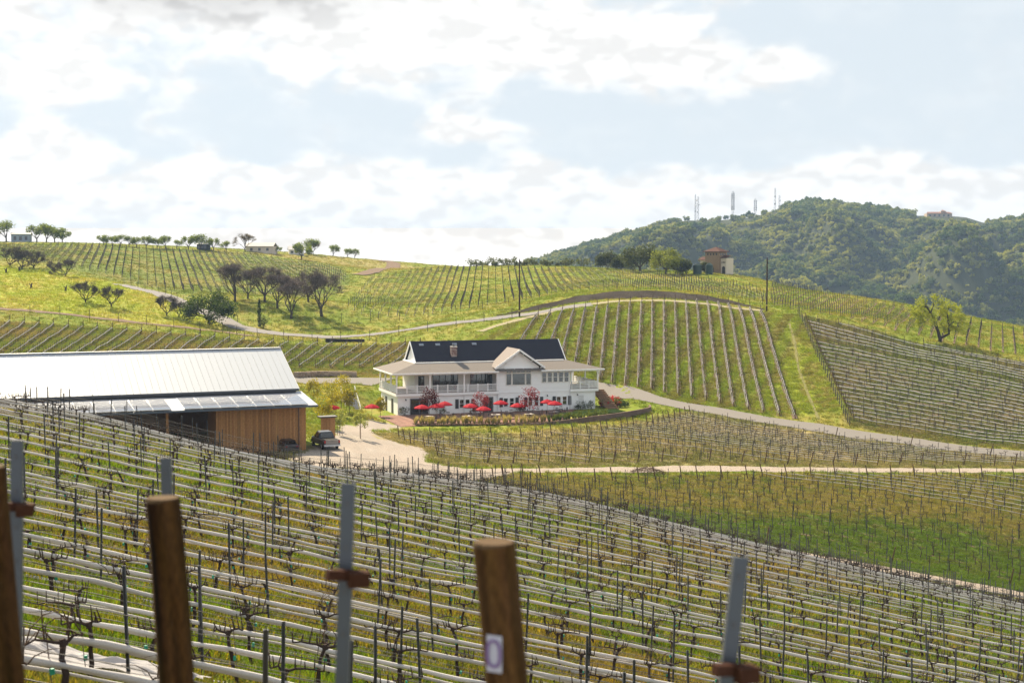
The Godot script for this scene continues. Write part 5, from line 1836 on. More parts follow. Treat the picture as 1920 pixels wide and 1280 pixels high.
# ---------------------------------------------------------------- tower house and buildings on the ridge
func make_tower_house() -> void:
	var p := ground_at(1348, 518, 440.0)
	p.z -= 6.0
	p.y = hgt(p.x, p.z) - 0.4
	var k := -p.z / F
	var t := thing("tower_house", "stone tower house with red tile roof and cream wing among oaks", "house", p, deg_to_rad(-38.0))
	t.scale = Vector3.ONE * 51.0 * k / 10.0
	var stone := Color(0.30, 0.205, 0.13)
	var cream := Color(0.62, 0.54, 0.44)
	var b := MB.new()
	b.bbox(-2.9, 2.9, -1, 8.3, -2.9, 2.9, stone)
	part(t, "tower_wall", b, mats.stone, "rubble stone tower")
	var c := MB.new()
	c.bbox(2.9, 5.2, -1, 5.9, -3.6, 1.6, cream)
	c.bbox(-6.0, -2.9, -1, 5.2, -3.0, 1.2, cream)
	part(t, "wing_wall", c, mats.matte, "cream plastered wing")
	var tile := Color(0.085, 0.040, 0.032)
	var r := MB.new()
	var a := 3.6
	for i in 4:
		var q := Basis(Vector3.UP, i * PI / 2)
		r.tri(q * Vector3(-a, 8.3, a), q * Vector3(a, 8.3, a), Vector3(0, 10.0, 0), tile)
		r.quad(q * Vector3(-a, 8.1, a), q * Vector3(a, 8.1, a), q * Vector3(a, 8.3, a), q * Vector3(-a, 8.3, a), tile)
	part(t, "tower_roof", r, mats.matte)
	var w := MB.new()
	roof_slab(w, [Vector3(2.9, 6.0, 2.1), Vector3(5.7, 6.0, 2.1), Vector3(5.7, 6.9, -1.0), Vector3(2.9, 6.9, -1.0)], 0.15, tile)
	roof_slab(w, [Vector3(-6.6, 5.2, 1.7), Vector3(-2.9, 5.2, 1.7), Vector3(-2.9, 6.4, -1.0), Vector3(-6.6, 6.4, -1.0)], 0.15, tile)
	part(t, "wing_roof", w, mats.matte)
	var dk := Color(0.035, 0.03, 0.03)
	for s in [Vector3(0, 0, 1), Vector3(1, 0, 0)]:
		for i in 4:
			var m := MB.new()
			var off := -1.8 + i * 1.2
			var ctr := Vector3(off, 7.3, 2.92) if s.z > 0.5 else Vector3(2.92, 7.3, -off)
			m.box(ctr, Vector3(0.5, 0.75, 0.12) if s.z > 0.5 else Vector3(0.12, 0.75, 0.5), dk)
			part(t, "window", m, mats.gloss)
	for q in [[3.4, 4.3], [4.0, 4.3], [4.6, 4.3]]:
		var m := MB.new()
		m.box(Vector3(q[0], q[1], 1.62), Vector3(0.3, 0.6, 0.1), dk)
		part(t, "window", m, mats.gloss)
	var door := MB.new()
	door.bbox(3.5, 4.7, 0.0, 2.3, 1.58, 1.66, dk)
	door.rod(Vector3(4.1, 2.3, 1.58), Vector3(4.1, 2.3, 1.66), 0.6, 0.6, 14, dk)
	part(t, "arched_door", door, mats.painted)
	var dd := MB.new()
	dd.bbox(-0.6, 0.8, 0.0, 2.4, 2.88, 2.96, Color(0.08, 0.05, 0.06))
	part(t, "door", dd, mats.painted)
	for q in [[1308.0, 516.0, 1.9, 4.6, "squat dark green water tank with a pale domed lid"], [1330.0, 517.0, 1.6, 5.2, "taller dark green water tank against the tower house"]]:
		var g := ground_at(q[0], q[1], 430.0)
		var n := thing("water_tank", q[4], "tank", g)
		n.scale = Vector3.ONE * 0.68
		var m := MB.new()
		m.rod(Vector3(0, -0.3, 0), Vector3(0, q[3] * 0.82, 0), q[2], q[2], 18, Color(0.006, 0.030, 0.025))
		part(n, "shell", m, mats.painted)
		var l := MB.new()
		l.rod(Vector3(0, q[3] * 0.82, 0), Vector3(0, q[3], 0), q[2], q[2] * 0.3, 18, Color(0.10, 0.14, 0.13))
		part(n, "lid", l, mats.painted)

func make_ridge_buildings() -> void:
	for q in [[28.0, 452.0, 7.0, 3.6, Color(0.30, 0.36, 0.44), 0.2, "blue grey metal shed with a low roof among ridge trees", 0.6], [484.0, 475.0, 11.0, 2.8, Color(0.62, 0.54, 0.48), -0.1, "long pale pink farm building behind the budding tree", 1.5], [550.0, 478.0, 6.0, 2.2, Color(0.66, 0.64, 0.62), 0.2, "small pale house roof rising behind the ridge", 1.6], [374.0, 470.0, 4.0, 2.4, Color(0.04, 0.05, 0.055), 0.0, "small dark container with a pale top on the ridge", 0.3]]:
		var p := ground_at(q[0], q[1], 420.0)
		p.z -= 7.0
		p.y = hgt(p.x, p.z) - 0.2
		var t := thing("farm_building", q[6], "building", p, q[5])
		var l: float = q[2]
		var h: float = q[3]
		var b := MB.new()
		b.bbox(-l * 0.5, l * 0.5, -0.6, h, -3, 3, q[4])
		part(t, "wall", b, mats.matte)
		var r := MB.new()
		var e: float = q[7]
		roof_slab(r, [Vector3(-l * 0.5 - 0.4, h, 3.4), Vector3(l * 0.5 + 0.4, h, 3.4), Vector3(l * 0.5 + 0.4, h + e, 0), Vector3(-l * 0.5 - 0.4, h + e, 0)], 0.1, Color(0.5, 0.49, 0.48))
		roof_slab(r, [Vector3(l * 0.5 + 0.4, h, -3.4), Vector3(-l * 0.5 - 0.4, h, -3.4), Vector3(-l * 0.5 - 0.4, h + e, 0), Vector3(l * 0.5 + 0.4, h + e, 0)], 0.1, Color(0.5, 0.49, 0.48))
		part(t, "roof", r, mats.matte)
		if l > 3.5:
			for i in 3:
				var w := MB.new()
				w.bbox(-l * 0.3 + i * l * 0.3 - 0.5, -l * 0.3 + i * l * 0.3 + 0.5, h * 0.35, h * 0.75, 3.0, 3.06, Color(0.08, 0.08, 0.09))
				part(t, "window", w, mats.gloss)

# ---------------------------------------------------------------- vehicles
func wheel(parent: Node, p: Vector3, r: float) -> void:
	var b := MB.new()
	b.tube(PackedVector3Array([p + Vector3(0, 0, -0.11), p + Vector3(0, 0, -0.08), p + Vector3(0, 0, 0.08), p + Vector3(0, 0, 0.11)]), PackedFloat32Array([r * 0.9, r, r, r * 0.9]), 20, Color(0.02, 0.02, 0.022))
	var o := part(parent, "wheel", b, mats.matte)
	var c := MB.new()
	c.rod(p + Vector3(0, 0, -0.115), p + Vector3(0, 0, 0.115), r * 0.58, r * 0.58, 12, Color(0.35, 0.35, 0.37))
	part(o, "rim", c, mats.metal)

# lofted body: stations of [x, y low, y high, half width low, half width high]
func loft(st: Array, col: Color) -> MB:
	var b := MB.new()
	var ring := func(s: Array) -> PackedVector3Array:
		var r: float = minf(0.1, (s[2] - s[1]) * 0.3)
		return PackedVector3Array([Vector3(s[0], s[1], -s[3] + r * 0.5), Vector3(s[0], s[1] + r, -s[3]), Vector3(s[0], s[2] - r, -s[4]), Vector3(s[0], s[2], -s[4] + r), Vector3(s[0], s[2], s[4] - r), Vector3(s[0], s[2] - r, s[4]), Vector3(s[0], s[1] + r, s[3]), Vector3(s[0], s[1], s[3] - r * 0.5)])
	for i in st.size() - 1:
		var a: PackedVector3Array = ring.call(st[i])
		var c: PackedVector3Array = ring.call(st[i + 1])
		for k in 8:
			var m := (k + 1) % 8
			b.quad(a[k], a[m], c[m], c[k], col)
	for e in [0, st.size() - 1]:
		var a: PackedVector3Array = ring.call(st[e])
		for k in range(1, 7):
			if e == 0:
				b.tri(a[0], a[k + 1], a[k], col)
			else:
				b.tri(a[0], a[k], a[k + 1], col)
	return b

func make_vehicles() -> void:
	var p := ground_at(609, 838, 140.0)
	var t := thing("pickup_truck", "dark pickup truck with a silver tailgate parked at the barn corner", "truck", p, deg_to_rad(114.0))
	var navy := Color(0.018, 0.022, 0.035)
	part(t, "body", loft([[-2.85, 0.55, 1.12, 0.93, 0.95], [-2.8, 0.5, 1.15, 0.96, 0.97], [-1.0, 0.45, 1.15, 0.98, 0.98], [1.6, 0.42, 1.15, 0.98, 0.95], [2.5, 0.45, 1.08, 0.96, 0.88], [2.88, 0.5, 0.95, 0.88, 0.75]], navy), mats.car_paint)
	part(t, "cab", loft([[-0.85, 1.15, 1.2, 0.93, 0.9], [-0.55, 1.15, 1.85, 0.93, 0.74], [0.75, 1.15, 1.88, 0.93, 0.74], [1.55, 1.12, 1.17, 0.93, 0.86]], navy), mats.car_paint)
	var gl := MB.new()
	gl.quad(Vector3(-0.84, 1.24, -0.74), Vector3(-0.6, 1.76, -0.64), Vector3(-0.6, 1.76, 0.64), Vector3(-0.84, 1.24, 0.74))
	part(t, "rear_window", gl, mats.glass)
	for s in [-1.0, 1.0]:
		var g := MB.new()
		g.quad(Vector3(-0.5, 1.25, s * 0.925), Vector3(1.25, 1.25, s * 0.925), Vector3(0.72, 1.74, s * 0.80), Vector3(-0.42, 1.74, s * 0.80))
		part(t, "side_window", g, mats.glass)
		var l := MB.new()
		l.box(Vector3(-2.86, 0.95, s * 0.84), Vector3(0.06, 0.3, 0.16), Color(0.35, 0.01, 0.01))
		part(t, "tail_light", l, mats.gloss)
	var bed := MB.new()
	bed.bbox(-2.72, -0.95, 1.12, 1.165, -0.82, 0.82, Color(0.02, 0.02, 0.02))
	part(t, "bed_liner", bed, mats.matte)
	var tg := MB.new()
	tg.bbox(-2.90, -2.84, 0.66, 1.17, -0.74, 0.74, Color(0.24, 0.205, 0.185))
	tg.bbox(-2.92, -2.90, 0.98, 1.03, -0.12, 0.12, Color(0.08, 0.08, 0.08))
	part(t, "tailgate", tg, mats.painted, "silver tailgate")
	var bp := MB.new()
	bp.bbox(-3.0, -2.82, 0.44, 0.62, -0.95, 0.95, Color(0.5, 0.5, 0.52))
	bp.bbox(2.84, 2.98, 0.42, 0.62, -0.85, 0.85, Color(0.4, 0.4, 0.42))
	part(t, "bumper", bp, mats.metal)
	for w in [[-1.85, -0.86], [-1.85, 0.86], [1.85, -0.86], [1.85, 0.86]]:
		wheel(t, Vector3(w[0], 0.4, w[1]), 0.4)
	for q in [[537.0, 846.0, 114.0, Color(0.025, 0.018, 0.022), "dark red black car half hidden by vine posts before the boards"], [437.0, 838.0, 150.0, Color(0.012, 0.02, 0.05), "dark blue car nosing out of the open barn bay"]]:
		p = ground_at(q[0], q[1], 135.0)
		var c := thing("parked_car", q[4], "car", p, deg_to_rad(q[2]))
		part(c, "body", loft([[-2.25, 0.5, 0.85, 0.8, 0.75], [-2.15, 0.35, 1.0, 0.86, 0.82], [0.0, 0.3, 0.98, 0.88, 0.86], [1.4, 0.32, 0.92, 0.87, 0.8], [2.2, 0.4, 0.72, 0.78, 0.66]], q[3]), mats.car_paint)
		part(c, "cabin", loft([[-1.9, 0.95, 1.0, 0.8, 0.76], [-1.1, 0.95, 1.42, 0.82, 0.6], [0.2, 0.95, 1.45, 0.82, 0.62], [1.15, 0.9, 0.95, 0.82, 0.74]], q[3]), mats.car_paint)
		var g := MB.new()
		g.quad(Vector3(-1.86, 1.03, -0.68), Vector3(-1.18, 1.4, -0.52), Vector3(-1.18, 1.4, 0.52), Vector3(-1.86, 1.03, 0.68))
		part(c, "rear_window", g, mats.glass)
		for s in [-1.0, 1.0]:
			var m := MB.new()
			m.quad(Vector3(-1.2, 1.02, s * 0.83), Vector3(0.8, 1.02, s * 0.83), Vector3(0.25, 1.36, s * 0.70), Vector3(-0.95, 1.36, s * 0.70))
			part(c, "side_window", m, mats.glass)
			var l := MB.new()
			l.box(Vector3(-2.2, 0.8, s * 0.62), Vector3(0.1, 0.16, 0.26), Color(0.3, 0.01, 0.01))
			part(c, "tail_light", l, mats.gloss)
		for w in [[-1.4, -0.78], [-1.4, 0.78], [1.4, -0.78], [1.4, 0.78]]:
			wheel(c, Vector3(w[0], 0.33, w[1]), 0.33)

# ---------------------------------------------------------------- terrace
func in_house(x: float, y: float, z: float) -> Vector3:
	return house_xf * Vector3(x, y, z)

func ground_for_top(u: float, v: float, y_top: float) -> Vector3:
	var r := dir(u, v)
	var d := (y_top) / r.y
	return Vector3(r.x * d, y_top, -d)

func make_terrace() -> void:
	var pav := MB.new()
	# brick paving before the house: each slab its own face
	for i in 62:
		for j in 25:
			var x := -3.0 + i * 0.62
			if x > 30.0 - j * 0.3:
				continue
			var z := 0.1 + j * 0.62
			var k := Color(0.22, 0.125, 0.10) * rng.randf_range(0.8, 1.2)
			var a := in_house(x, 0.02, z + 0.6)
			pav.quad(a, in_house(x + 0.6, 0.02, z + 0.6), in_house(x + 0.6, 0.02, z), in_house(x, 0.02, z), k)
	structure("terrace_paving", pav, mats.matte)
	var lawn := MB.new()
	lawn.quad(in_house(26.0, 0.06, 10.0), in_house(37.0, 0.06, 7.0), in_house(37.0, 0.06, 1.6), in_house(26.0, 0.06, 5.6), Color(0.09, 0.13, 0.02))
	structure("lawn", lawn, mats.ground)
	# curved retaining wall: one block after another
	var line := [[12.5, 19.0], [16.0, 19.1], [20.0, 19.0], [25.3, 18.2], [31.0, 15.5], [36.0, 12.0], [40.5, 8.0], [42.0, 4.5]]
	var c := Curve3D.new()
	for q in line:
		c.add_point(in_house(q[0], 0, q[1]))
	for i in c.point_count:
		var t := (c.get_point_position(mini(i + 1, c.point_count - 1)) - c.get_point_position(maxi(i - 1, 0))) / 6.0
		c.set_point_in(i, -t)
		c.set_point_out(i, t)
	var wall := thing("retaining_wall", "low curved brown concrete retaining wall in front of the terrace", "wall", in_house(14, -0.5, 11))
	var l := c.get_baked_length()
	var n := int(l / 0.9)
	for i in n:
		var a := c.sample_baked(l * i / n)
		var b := c.sample_baked(l * (i + 1) / n)
		var f := (b - a).normalized()
		var rise := 0.05 + 0.75 * smoothstep(0.0, 0.45, float(i) / n)
		var m := MB.new()
		m.box((a + b) * 0.5 - wall.position + Vector3(0, -0.75 + rise * 0.5, 0), Vector3(a.distance_to(b) - 0.015, 1.5 + rise, 0.28), Color(0.165, 0.115, 0.09) * rng.randf_range(0.88, 1.12), Basis(f, Vector3.UP, f.cross(Vector3.UP)))
		part(wall, "wall_block", m, mats.matte)
	# ornamental grasses behind it
	var r := RandomNumberGenerator.new()
	r.seed = 51
	var tuft := MB.new()
	for i in 46:
		var a := r.randf() * TAU
		var k := r.randf_range(0.1, 0.5)
		var h := r.randf_range(0.5, 1.0)
		var o := Vector3(cos(a), 0, sin(a))
		var s := Vector3(-sin(a), 0, cos(a)) * 0.02
		tuft.quad(o * 0.06 - s, o * 0.06 + s, o * k * 0.6 + s + Vector3(0, h * 0.7, 0), o * k * 0.6 - s + Vector3(0, h * 0.7, 0), Color.WHITE * r.randf_range(0.7, 1.2))
		tuft.tri(o * k * 0.6 - s + Vector3(0, h * 0.7, 0), o * k * 0.6 + s + Vector3(0, h * 0.7, 0), o * k + Vector3(0, h, 0), Color.WHITE)
	var tm := tuft.mesh()
	var proto: Node3D = null
	var front := Curve3D.new()
	for q in [[-0.5, 15.4], [6.0, 17.2], [12.5, 18.4], [20.0, 18.4], [26.0, 17.0], [31.0, 14.6]]:
		front.add_point(in_house(q[0], 0, q[1]))
	var fl := front.get_baked_length()
	for i in 110:
		var f := i / 110.0
		var q := front.sample_baked(fl * f)
		var inn := house_xf.basis * Vector3(0, 0, -1)
		var p := q + inn * r.randf_range(0.1, 2.3)
		p.y = house_xf.origin.y - 0.05 + 0.2
		var g := thing("ornamental_grass", "pale feathery ornamental grass clump in the bed before the terrace", "plant", p, r.randf() * TAU, "ornamental grasses before the terrace")
		var m: Material = mats.leaf_straw if f < 0.62 else mats.leaf_green
		part(g, "blades", tm, m)
		g.scale = Vector3.ONE * r.randf_range(0.95, 1.5)
	var bed := MB.new()
	for i in 70:
		var a := front.sample_baked(fl * i / 70.0)
		var b := front.sample_baked(fl * (i + 1) / 70.0)
		var inn := house_xf.basis * Vector3(0, 0, -3.0)
		var up := Vector3(0, 0.12, 0)
		bed.quad(a + up, b + up, b + inn + up, a + inn + up, Color(0.9, 0.8, 0.75))
	structure("planting_bed", bed, mats.soil)
	# parasols
	var first := true
	var canopies := [[697, 757, 0], [791, 758, 1], [819, 756, 1], [834, 752, 1], [882, 756, 1], [906, 761, 0], [939, 750, 1], [970, 755, 1], [1026, 748, 1], [1040, 751, 1], [624, 759, 0]]
	var what := ["pale pink red parasol over the tables below the steps", "red parasol beside the dark double door", "red parasol in front of the blank wall between door and shutters", "red parasol touching the first red leaved tree", "red parasol between the two crimson trees", "paler red parasol at the planted terrace edge", "red parasol tucked behind the second crimson tree", "red parasol in front of the middle pair of windows", "taller red parasol of the overlapping pair", "lower red parasol of the overlapping pair", "pink red parasol next to the barn end among yellow shrubs"]
	var red := Color(0.33, 0.004, 0.018)
	for i in canopies.size():
		var q: Array = canopies[i]
		var top := ground_for_top(q[0], q[1], house_xf.origin.y + 2.75)
		var base := Vector3(top.x, house_xf.origin.y, top.z)
		if q[0] < 720:
			base = Vector3(top.x, minf(hgt(top.x, top.z), house_xf.origin.y + 0.6), top.z)
		var t := thing("parasol", what[i], "parasol", base, rng.randf() * TAU)
		var hh := top.y - base.y
		var b := MB.new()
		b.rod(Vector3.ZERO, Vector3(0, hh, 0), 0.025, 0.025, 6, Color(0.25, 0.17, 0.1))
		b.rod(Vector3.ZERO, Vector3(0, 0.1, 0), 0.28, 0.25, 12, Color(0.08, 0.08, 0.08))
		part(t, "pole", b, mats.matte)
		var cn := MB.new()
		for k in 8:
			var a0 := TAU * k / 8.0
			var a1 := TAU * (k + 1) / 8.0
			var e0 := Vector3(cos(a0) * 1.22, hh - 0.5, sin(a0) * 1.22)
			var e1 := Vector3(cos(a1) * 1.22, hh - 0.5, sin(a1) * 1.22)
			var m0 := Vector3(cos(a0) * 0.7, hh - 0.22, sin(a0) * 0.7)
			var m1 := Vector3(cos(a1) * 0.7, hh - 0.22, sin(a1) * 0.7)
			cn.tri(Vector3(0, hh, 0), m1, m0, red)
			cn.quad(m0, m1, e1, e0, red)
			cn.quad(e0, e1, e1 - Vector3(0, 0.14, 0), e0 - Vector3(0, 0.14, 0), red)
		part(t, "canopy", cn, mats.cloth)
		var ft := MB.new()
		ft.rod(Vector3(0, hh - 0.02, 0), Vector3(0, hh + 0.1, 0), 0.05, 0.02, 6, Color(0.3, 0.03, 0.04))
		part(t, "finial", ft, mats.painted)
	# tables and chairs
	var chair_label := "dark slatted patio chair at the terrace tables"
	var spots := [[3.0, 9.6], [6.4, 7.6], [8.6, 11.2], [11.4, 6.8], [13.4, 10.6], [16.6, 7.2], [18.6, 11.4], [21.2, 6.6], [23.4, 9.4], [26.3, 4.6]]
	var proto_t: Node3D = null
	var proto_c: Node3D = null
	for s in spots:
		var p := in_house(s[0], 0.03, s[1])
		if proto_t == null:
			proto_t = thing("patio_table", "pale topped patio table standing on the brick terrace", "table", p, 0.0, "patio tables on the terrace")
			var a := MB.new()
			a.bbox(-0.7, 0.7, 0.70, 0.74, -0.45, 0.45, Color(0.42, 0.38, 0.35))
			part(proto_t, "table_top", a, mats.painted)
			for k in [[-0.6, -0.38], [0.6, -0.38], [-0.6, 0.38], [0.6, 0.38]]:
				var b := MB.new()
				b.bbox(k[0] - 0.03, k[0] + 0.03, 0, 0.7, k[1] - 0.03, k[1] + 0.03, Color(0.06, 0.05, 0.05))
				part(proto_t, "leg", b, mats.painted)
		else:
			copy_of(proto_t, p, rng.randf_range(0.0, 0.7))
		for k in 4:
			var a := deg_to_rad(20.0 + 90.0 * k) + rng.randf_range(-0.3, 0.3)
			var q := p + Vector3(cos(a), 0, sin(a)) * 0.95
			if proto_c == null:
				proto_c = thing("patio_chair", chair_label, "chair", q, -a + PI / 2, "patio chairs on the terrace")
				var dk := Color(0.055, 0.045, 0.045)
				var b := MB.new()
				b.bbox(-0.25, 0.25, 0.42, 0.46, -0.24, 0.24, dk)
				part(proto_c, "seat", b, mats.painted)
				b = MB.new()
				for e in 5:
					b.bbox(-0.24 + e * 0.11, -0.20 + e * 0.11, 0.46, 0.9, 0.22, 0.25, dk)
				b.bbox(-0.25, 0.25, 0.88, 0.94, 0.215, 0.255, dk)
				part(proto_c, "backrest", b, mats.painted)
				for e in [[-0.22, -0.21], [0.22, -0.21], [-0.22, 0.21], [0.22, 0.21]]:
					b = MB.new()
					b.bbox(e[0] - 0.02, e[0] + 0.02, 0, 0.42, e[1] - 0.02, e[1] + 0.02, dk)
					part(proto_c, "leg", b, mats.painted)
			else:
				copy_of(proto_c, q, -a + PI / 2)
	# crimson trees, shrubs, young trees
	var plum := {"ca": Color(0.10, 0.008, 0.016), "cb": Color(0.30, 0.03, 0.045), "leaf": 0.26, "leaves": 900, "clump": 0.16}
	make_tree("plum_tree", "dark purple leaved plum tree at the house corner", "tree", in_house(3.4, 0, 8.0), 5.2, "young", 601, {"ca": Color(0.035, 0.010, 0.014), "cb": Color(0.10, 0.02, 0.028), "leaf": 0.28, "leaves": 1300, "clump": 0.16})
	make_tree("plum_tree", "crimson leaved plum tree before the shuttered wall", "tree", in_house(10.6, 0, 11.5), 4.6, "young", 602, plum)
	make_tree("plum_tree", "crimson leaved plum tree before the grey framed door", "tree", in_house(17.6, 0, 14.5), 5.4, "young", 603, plum)
	var pale := {"ca": Color(0.24, 0.27, 0.07), "cb": Color(0.42, 0.42, 0.16), "leaf": 0.2, "leaves": 1300, "clump": 0.12}
	for q in [[637, 816, "pale budding young tree held by stakes beside the yard, the one close to the barn"], [676, 822, "pale budding young tree held by stakes at the yard's grass strip"]]:
		var p := ground_at(q[0], q[1], 150.0)
		var t := make_tree("young_tree", q[2], "tree", p, 3.7, "young", 610 + q[0], pale)
		for s in [-0.3, 0.3]:
			var b := MB.new()
			b.rod(Vector3(s, -0.2, 0.05), Vector3(s, 1.7, 0.05), 0.03, 0.03, 6, Color(0.2, 0.13, 0.08))
			part(t, "stake", b, mats.timber)
	var yellow := {"ca": Color(0.22, 0.21, 0.02), "cb": Color(0.45, 0.36, 0.03), "leaf": 0.26, "leaves": 1400, "clump": 0.15}
	for q in [[604, 800, 4.6, "tall yellow green young tree hugging the barn's end wall"], [622, 776, 5.4, "golden young tree behind the pink parasol"], [640, 772, 6.0, "tallest golden green young tree at the parking wall"], [655, 776, 4.2, "small golden young tree beside the outdoor steps"], [713, 782, 3.4, "thin yellow young tree near the house corner"], [588, 760, 4.4, "light green young tree peeking over the barn's lean-to end"]]:
		var p := ground_at(q[0], q[1], 172.0)
		make_tree("golden_tree", q[3], "tree", p, q[2], "young", 640 + q[0], yellow)
	var dkb := {"ca": Color(0.03, 0.045, 0.018), "cb": Color(0.08, 0.10, 0.03), "leaf": 0.16, "leaves": 400, "wide": 0.55, "group": "dark shrubs against the house wall"}
	for x in [1.2, 7.3, 12.9, 13.8, 20.6, 21.1, 31.6, 30.7, 33.1]:
		make_tree("wall_shrub", "dark leafy shrub growing against the white house wall", "shrub", in_house(x, 0, 0.8), rng.randf_range(0.8, 1.8), "bush", 660 + int(x * 10), dkb)
	# flower bank and timber steps at the far end
	for i in 16:
		var x := 36.2 + rng.randf_range(0.0, 4.2)
		var z := -6.0 + rng.randf_range(0.0, 6.0)
		var p := in_house(x, 0, z)
		p.y = hgt(p.x, p.z)
		var redf := i < 10
		make_tree("flowering_shrub" if redf else "bank_shrub", "bush covered in red blossom on the bank beyond the steps" if redf else "green bush on the bark covered bank beyond the steps", "shrub", p, rng.randf_range(1.0, 1.7), "bush", 690 + i, {"ca": Color(0.35, 0.01, 0.02) if redf else Color(0.04, 0.07, 0.02), "cb": Color(0.50, 0.04, 0.06) if redf else Color(0.10, 0.13, 0.03), "leaf": 0.22, "leaves": 420, "wide": 0.6, "group": "red blossom on the bank" if redf else "green shrubs on the bank"})
	var st := thing("garden_steps", "flight of timber steps climbing the bank at the house end", "steps", in_house(35.6, 0, 2.0), deg_to_rad(18.0))
	for i in 12:
		var b := MB.new()
		b.bbox(0.0 - i * 0.02, 2.0 - i * 0.02, i * 0.24 - 0.4, i * 0.24 + 0.1, -i * 0.55 - 0.3, -i * 0.55, Color(0.20, 0.12, 0.07) * (1.0 + 0.2 * (i % 2)))
		part(st, "tread", b, mats.timber)
	# steps with a white rail up to the parking, stone wall behind it
	var s2 := thing("outdoor_stairs", "grey concrete stairs with white metal rails up to the parking", "stairs", in_house(-6.0, 0, -4.0), deg_to_rad(18.0))
	for i in 12:
		var b := MB.new()
		b.bbox(-1.1, 1.1, -0.5, 0.2 + i * 0.25, -i * 0.4 - 0.4, -i * 0.4, Color(0.36, 0.36, 0.38))
		part(s2, "step", b, mats.matte)
	for x in [-1.15, 1.15]:
		var b := MB.new()
		b.rod(Vector3(x, 1.1, 0), Vector3(x, 4.1, -4.8), 0.035, 0.035, 6, WHITE)
		b.rod(Vector3(x, 0.7, 0), Vector3(x, 3.7, -4.8), 0.025, 0.025, 6, WHITE)
		for i in 5:
			b.rod(Vector3(x, 0.1 + i * 0.75, -i * 1.2), Vector3(x, 1.12 + i * 0.75, -i * 1.2), 0.03, 0.03, 6, WHITE)
		part(s2, "handrail", b, mats.painted)
	var sw := thing("stone_wall", "low rubble stone wall along the rear of the parking", "wall", ground_at(600, 708, 225.0))
	var wl := walk(px_line([[552, 708, 225], [600, 706, 225], [645, 706, 228], [668, 707, 228]]), 0.9)
	for i in wl.size() - 1:
		for j in 3:
			var b := MB.new()
			b.box(wl[i].lerp(wl[i + 1], 0.5) - sw.position + Vector3(0, 0.12 + j * 0.36, rng.randf_range(-0.05, 0.05)), Vector3(0.88, 0.35, 0.5) * rng.randf_range(0.9, 1.04), Color(0.36, 0.28, 0.22) * rng.randf_range(0.75, 1.25), Basis(Vector3.UP, rng.randf_range(-0.1, 0.1)))
			part(sw, "stone", b, mats.matte)
	# wooden shed corner beyond the barn, brush heap, log
	var p := ground_at(615, 822, 165.0)
	var sh := thing("timber_screen", "short cedar board screen with dark cap beyond the barn corner", "screen", p, deg_to_rad(23.0))
	for i in 9:
		var b := MB.new()
		b.bbox(-0.9 + i * 0.2, -0.71 + i * 0.2, -0.3, 2.6, -0.05, 0.02, Color(0.36, 0.19, 0.08) * rng.randf_range(0.8, 1.2))
		part(sh, "board", b, mats.timber)
	var cp := MB.new()
	cp.bbox(-1.1, 1.1, 2.6, 2.75, -1.0, 0.3, Color(0.05, 0.05, 0.055))
	part(sh, "cap", cp, mats.painted)
	p = ground_at(1213, 887, 155.0)
	var hp := MB.new()
	for i in 260:
		var a := rng.randf() * TAU
		var k := sqrt(rng.randf()) * 2.4
		var q := Vector3(cos(a) * k, (1.0 - k / 2.4) * 0.8 + 0.05, sin(a) * k * 0.7)
		var d := Vector3(rng.randfn(), rng.randfn() * 0.35, rng.randfn()).normalized() * 0.4
		hp.rod(q - d, q + d, 0.02, 0.012, 3, Color(0.12, 0.08, 0.06) * rng.randf_range(0.6, 1.5))
	var heap := single("brush_heap", hp, mats.bark, "heap of brown vine prunings beside the dirt road", "brush heap")
	heap.position = p
	heap.set_meta("kind", "stuff")
	p = ground_at(647, 641, 285.0)
	var lg := MB.new()
	lg.rod(Vector3(-4.2, 0.35, 0), Vector3(4.2, 0.3, 0.6), 0.42, 0.36, 9, Color(0.035, 0.03, 0.028))
	var log_ := single("felled_log", lg, mats.bark, "long black felled log lying below the gravel road", "log")
	log_.position = p

func make_things() -> void:
	make_near_posts()
	make_netting_sheet()
	make_poles()
	make_fences()
	make_masts()
	make_tower_house()
	make_ridge_buildings()
	make_vehicles()
	make_terrace()
	print("things ", Time.get_ticks_msec())

# ---------------------------------------------------------------- grass
func tuft_mesh(seed_: int, blades: int, spread: float, bw: float) -> ArrayMesh:
	var r := RandomNumberGenerator.new()
	r.seed = seed_
	var b := MB.new()
	for i in blades:
		var a := r.randf() * TAU
		var o := Vector3(cos(a), 0, sin(a))
		var s := Vector3(-sin(a), 0, cos(a)) * bw
		var root := Vector3(r.randfn(), 0, r.randfn()) * spread * 0.5
		var h := r.randf_range(0.5, 1.0)
		var l := r.randf_range(0.1, 0.55)
		var c := Color.WHITE * r.randf_range(0.75, 1.25)
		c.a = 1.0
		b.quad(root - s, root + s, root + o * l * 0.35 + s * 0.7 + Vector3(0, h * 0.6, 0), root + o * l * 0.35 - s * 0.7 + Vector3(0, h * 0.6, 0), c)
		b.tri(root + o * l * 0.35 - s * 0.7 + Vector3(0, h * 0.6, 0), root + o * l * 0.35 + s * 0.7 + Vector3(0, h * 0.6, 0), root + o * l + Vector3(0, h, 0), c)
	return b.mesh()

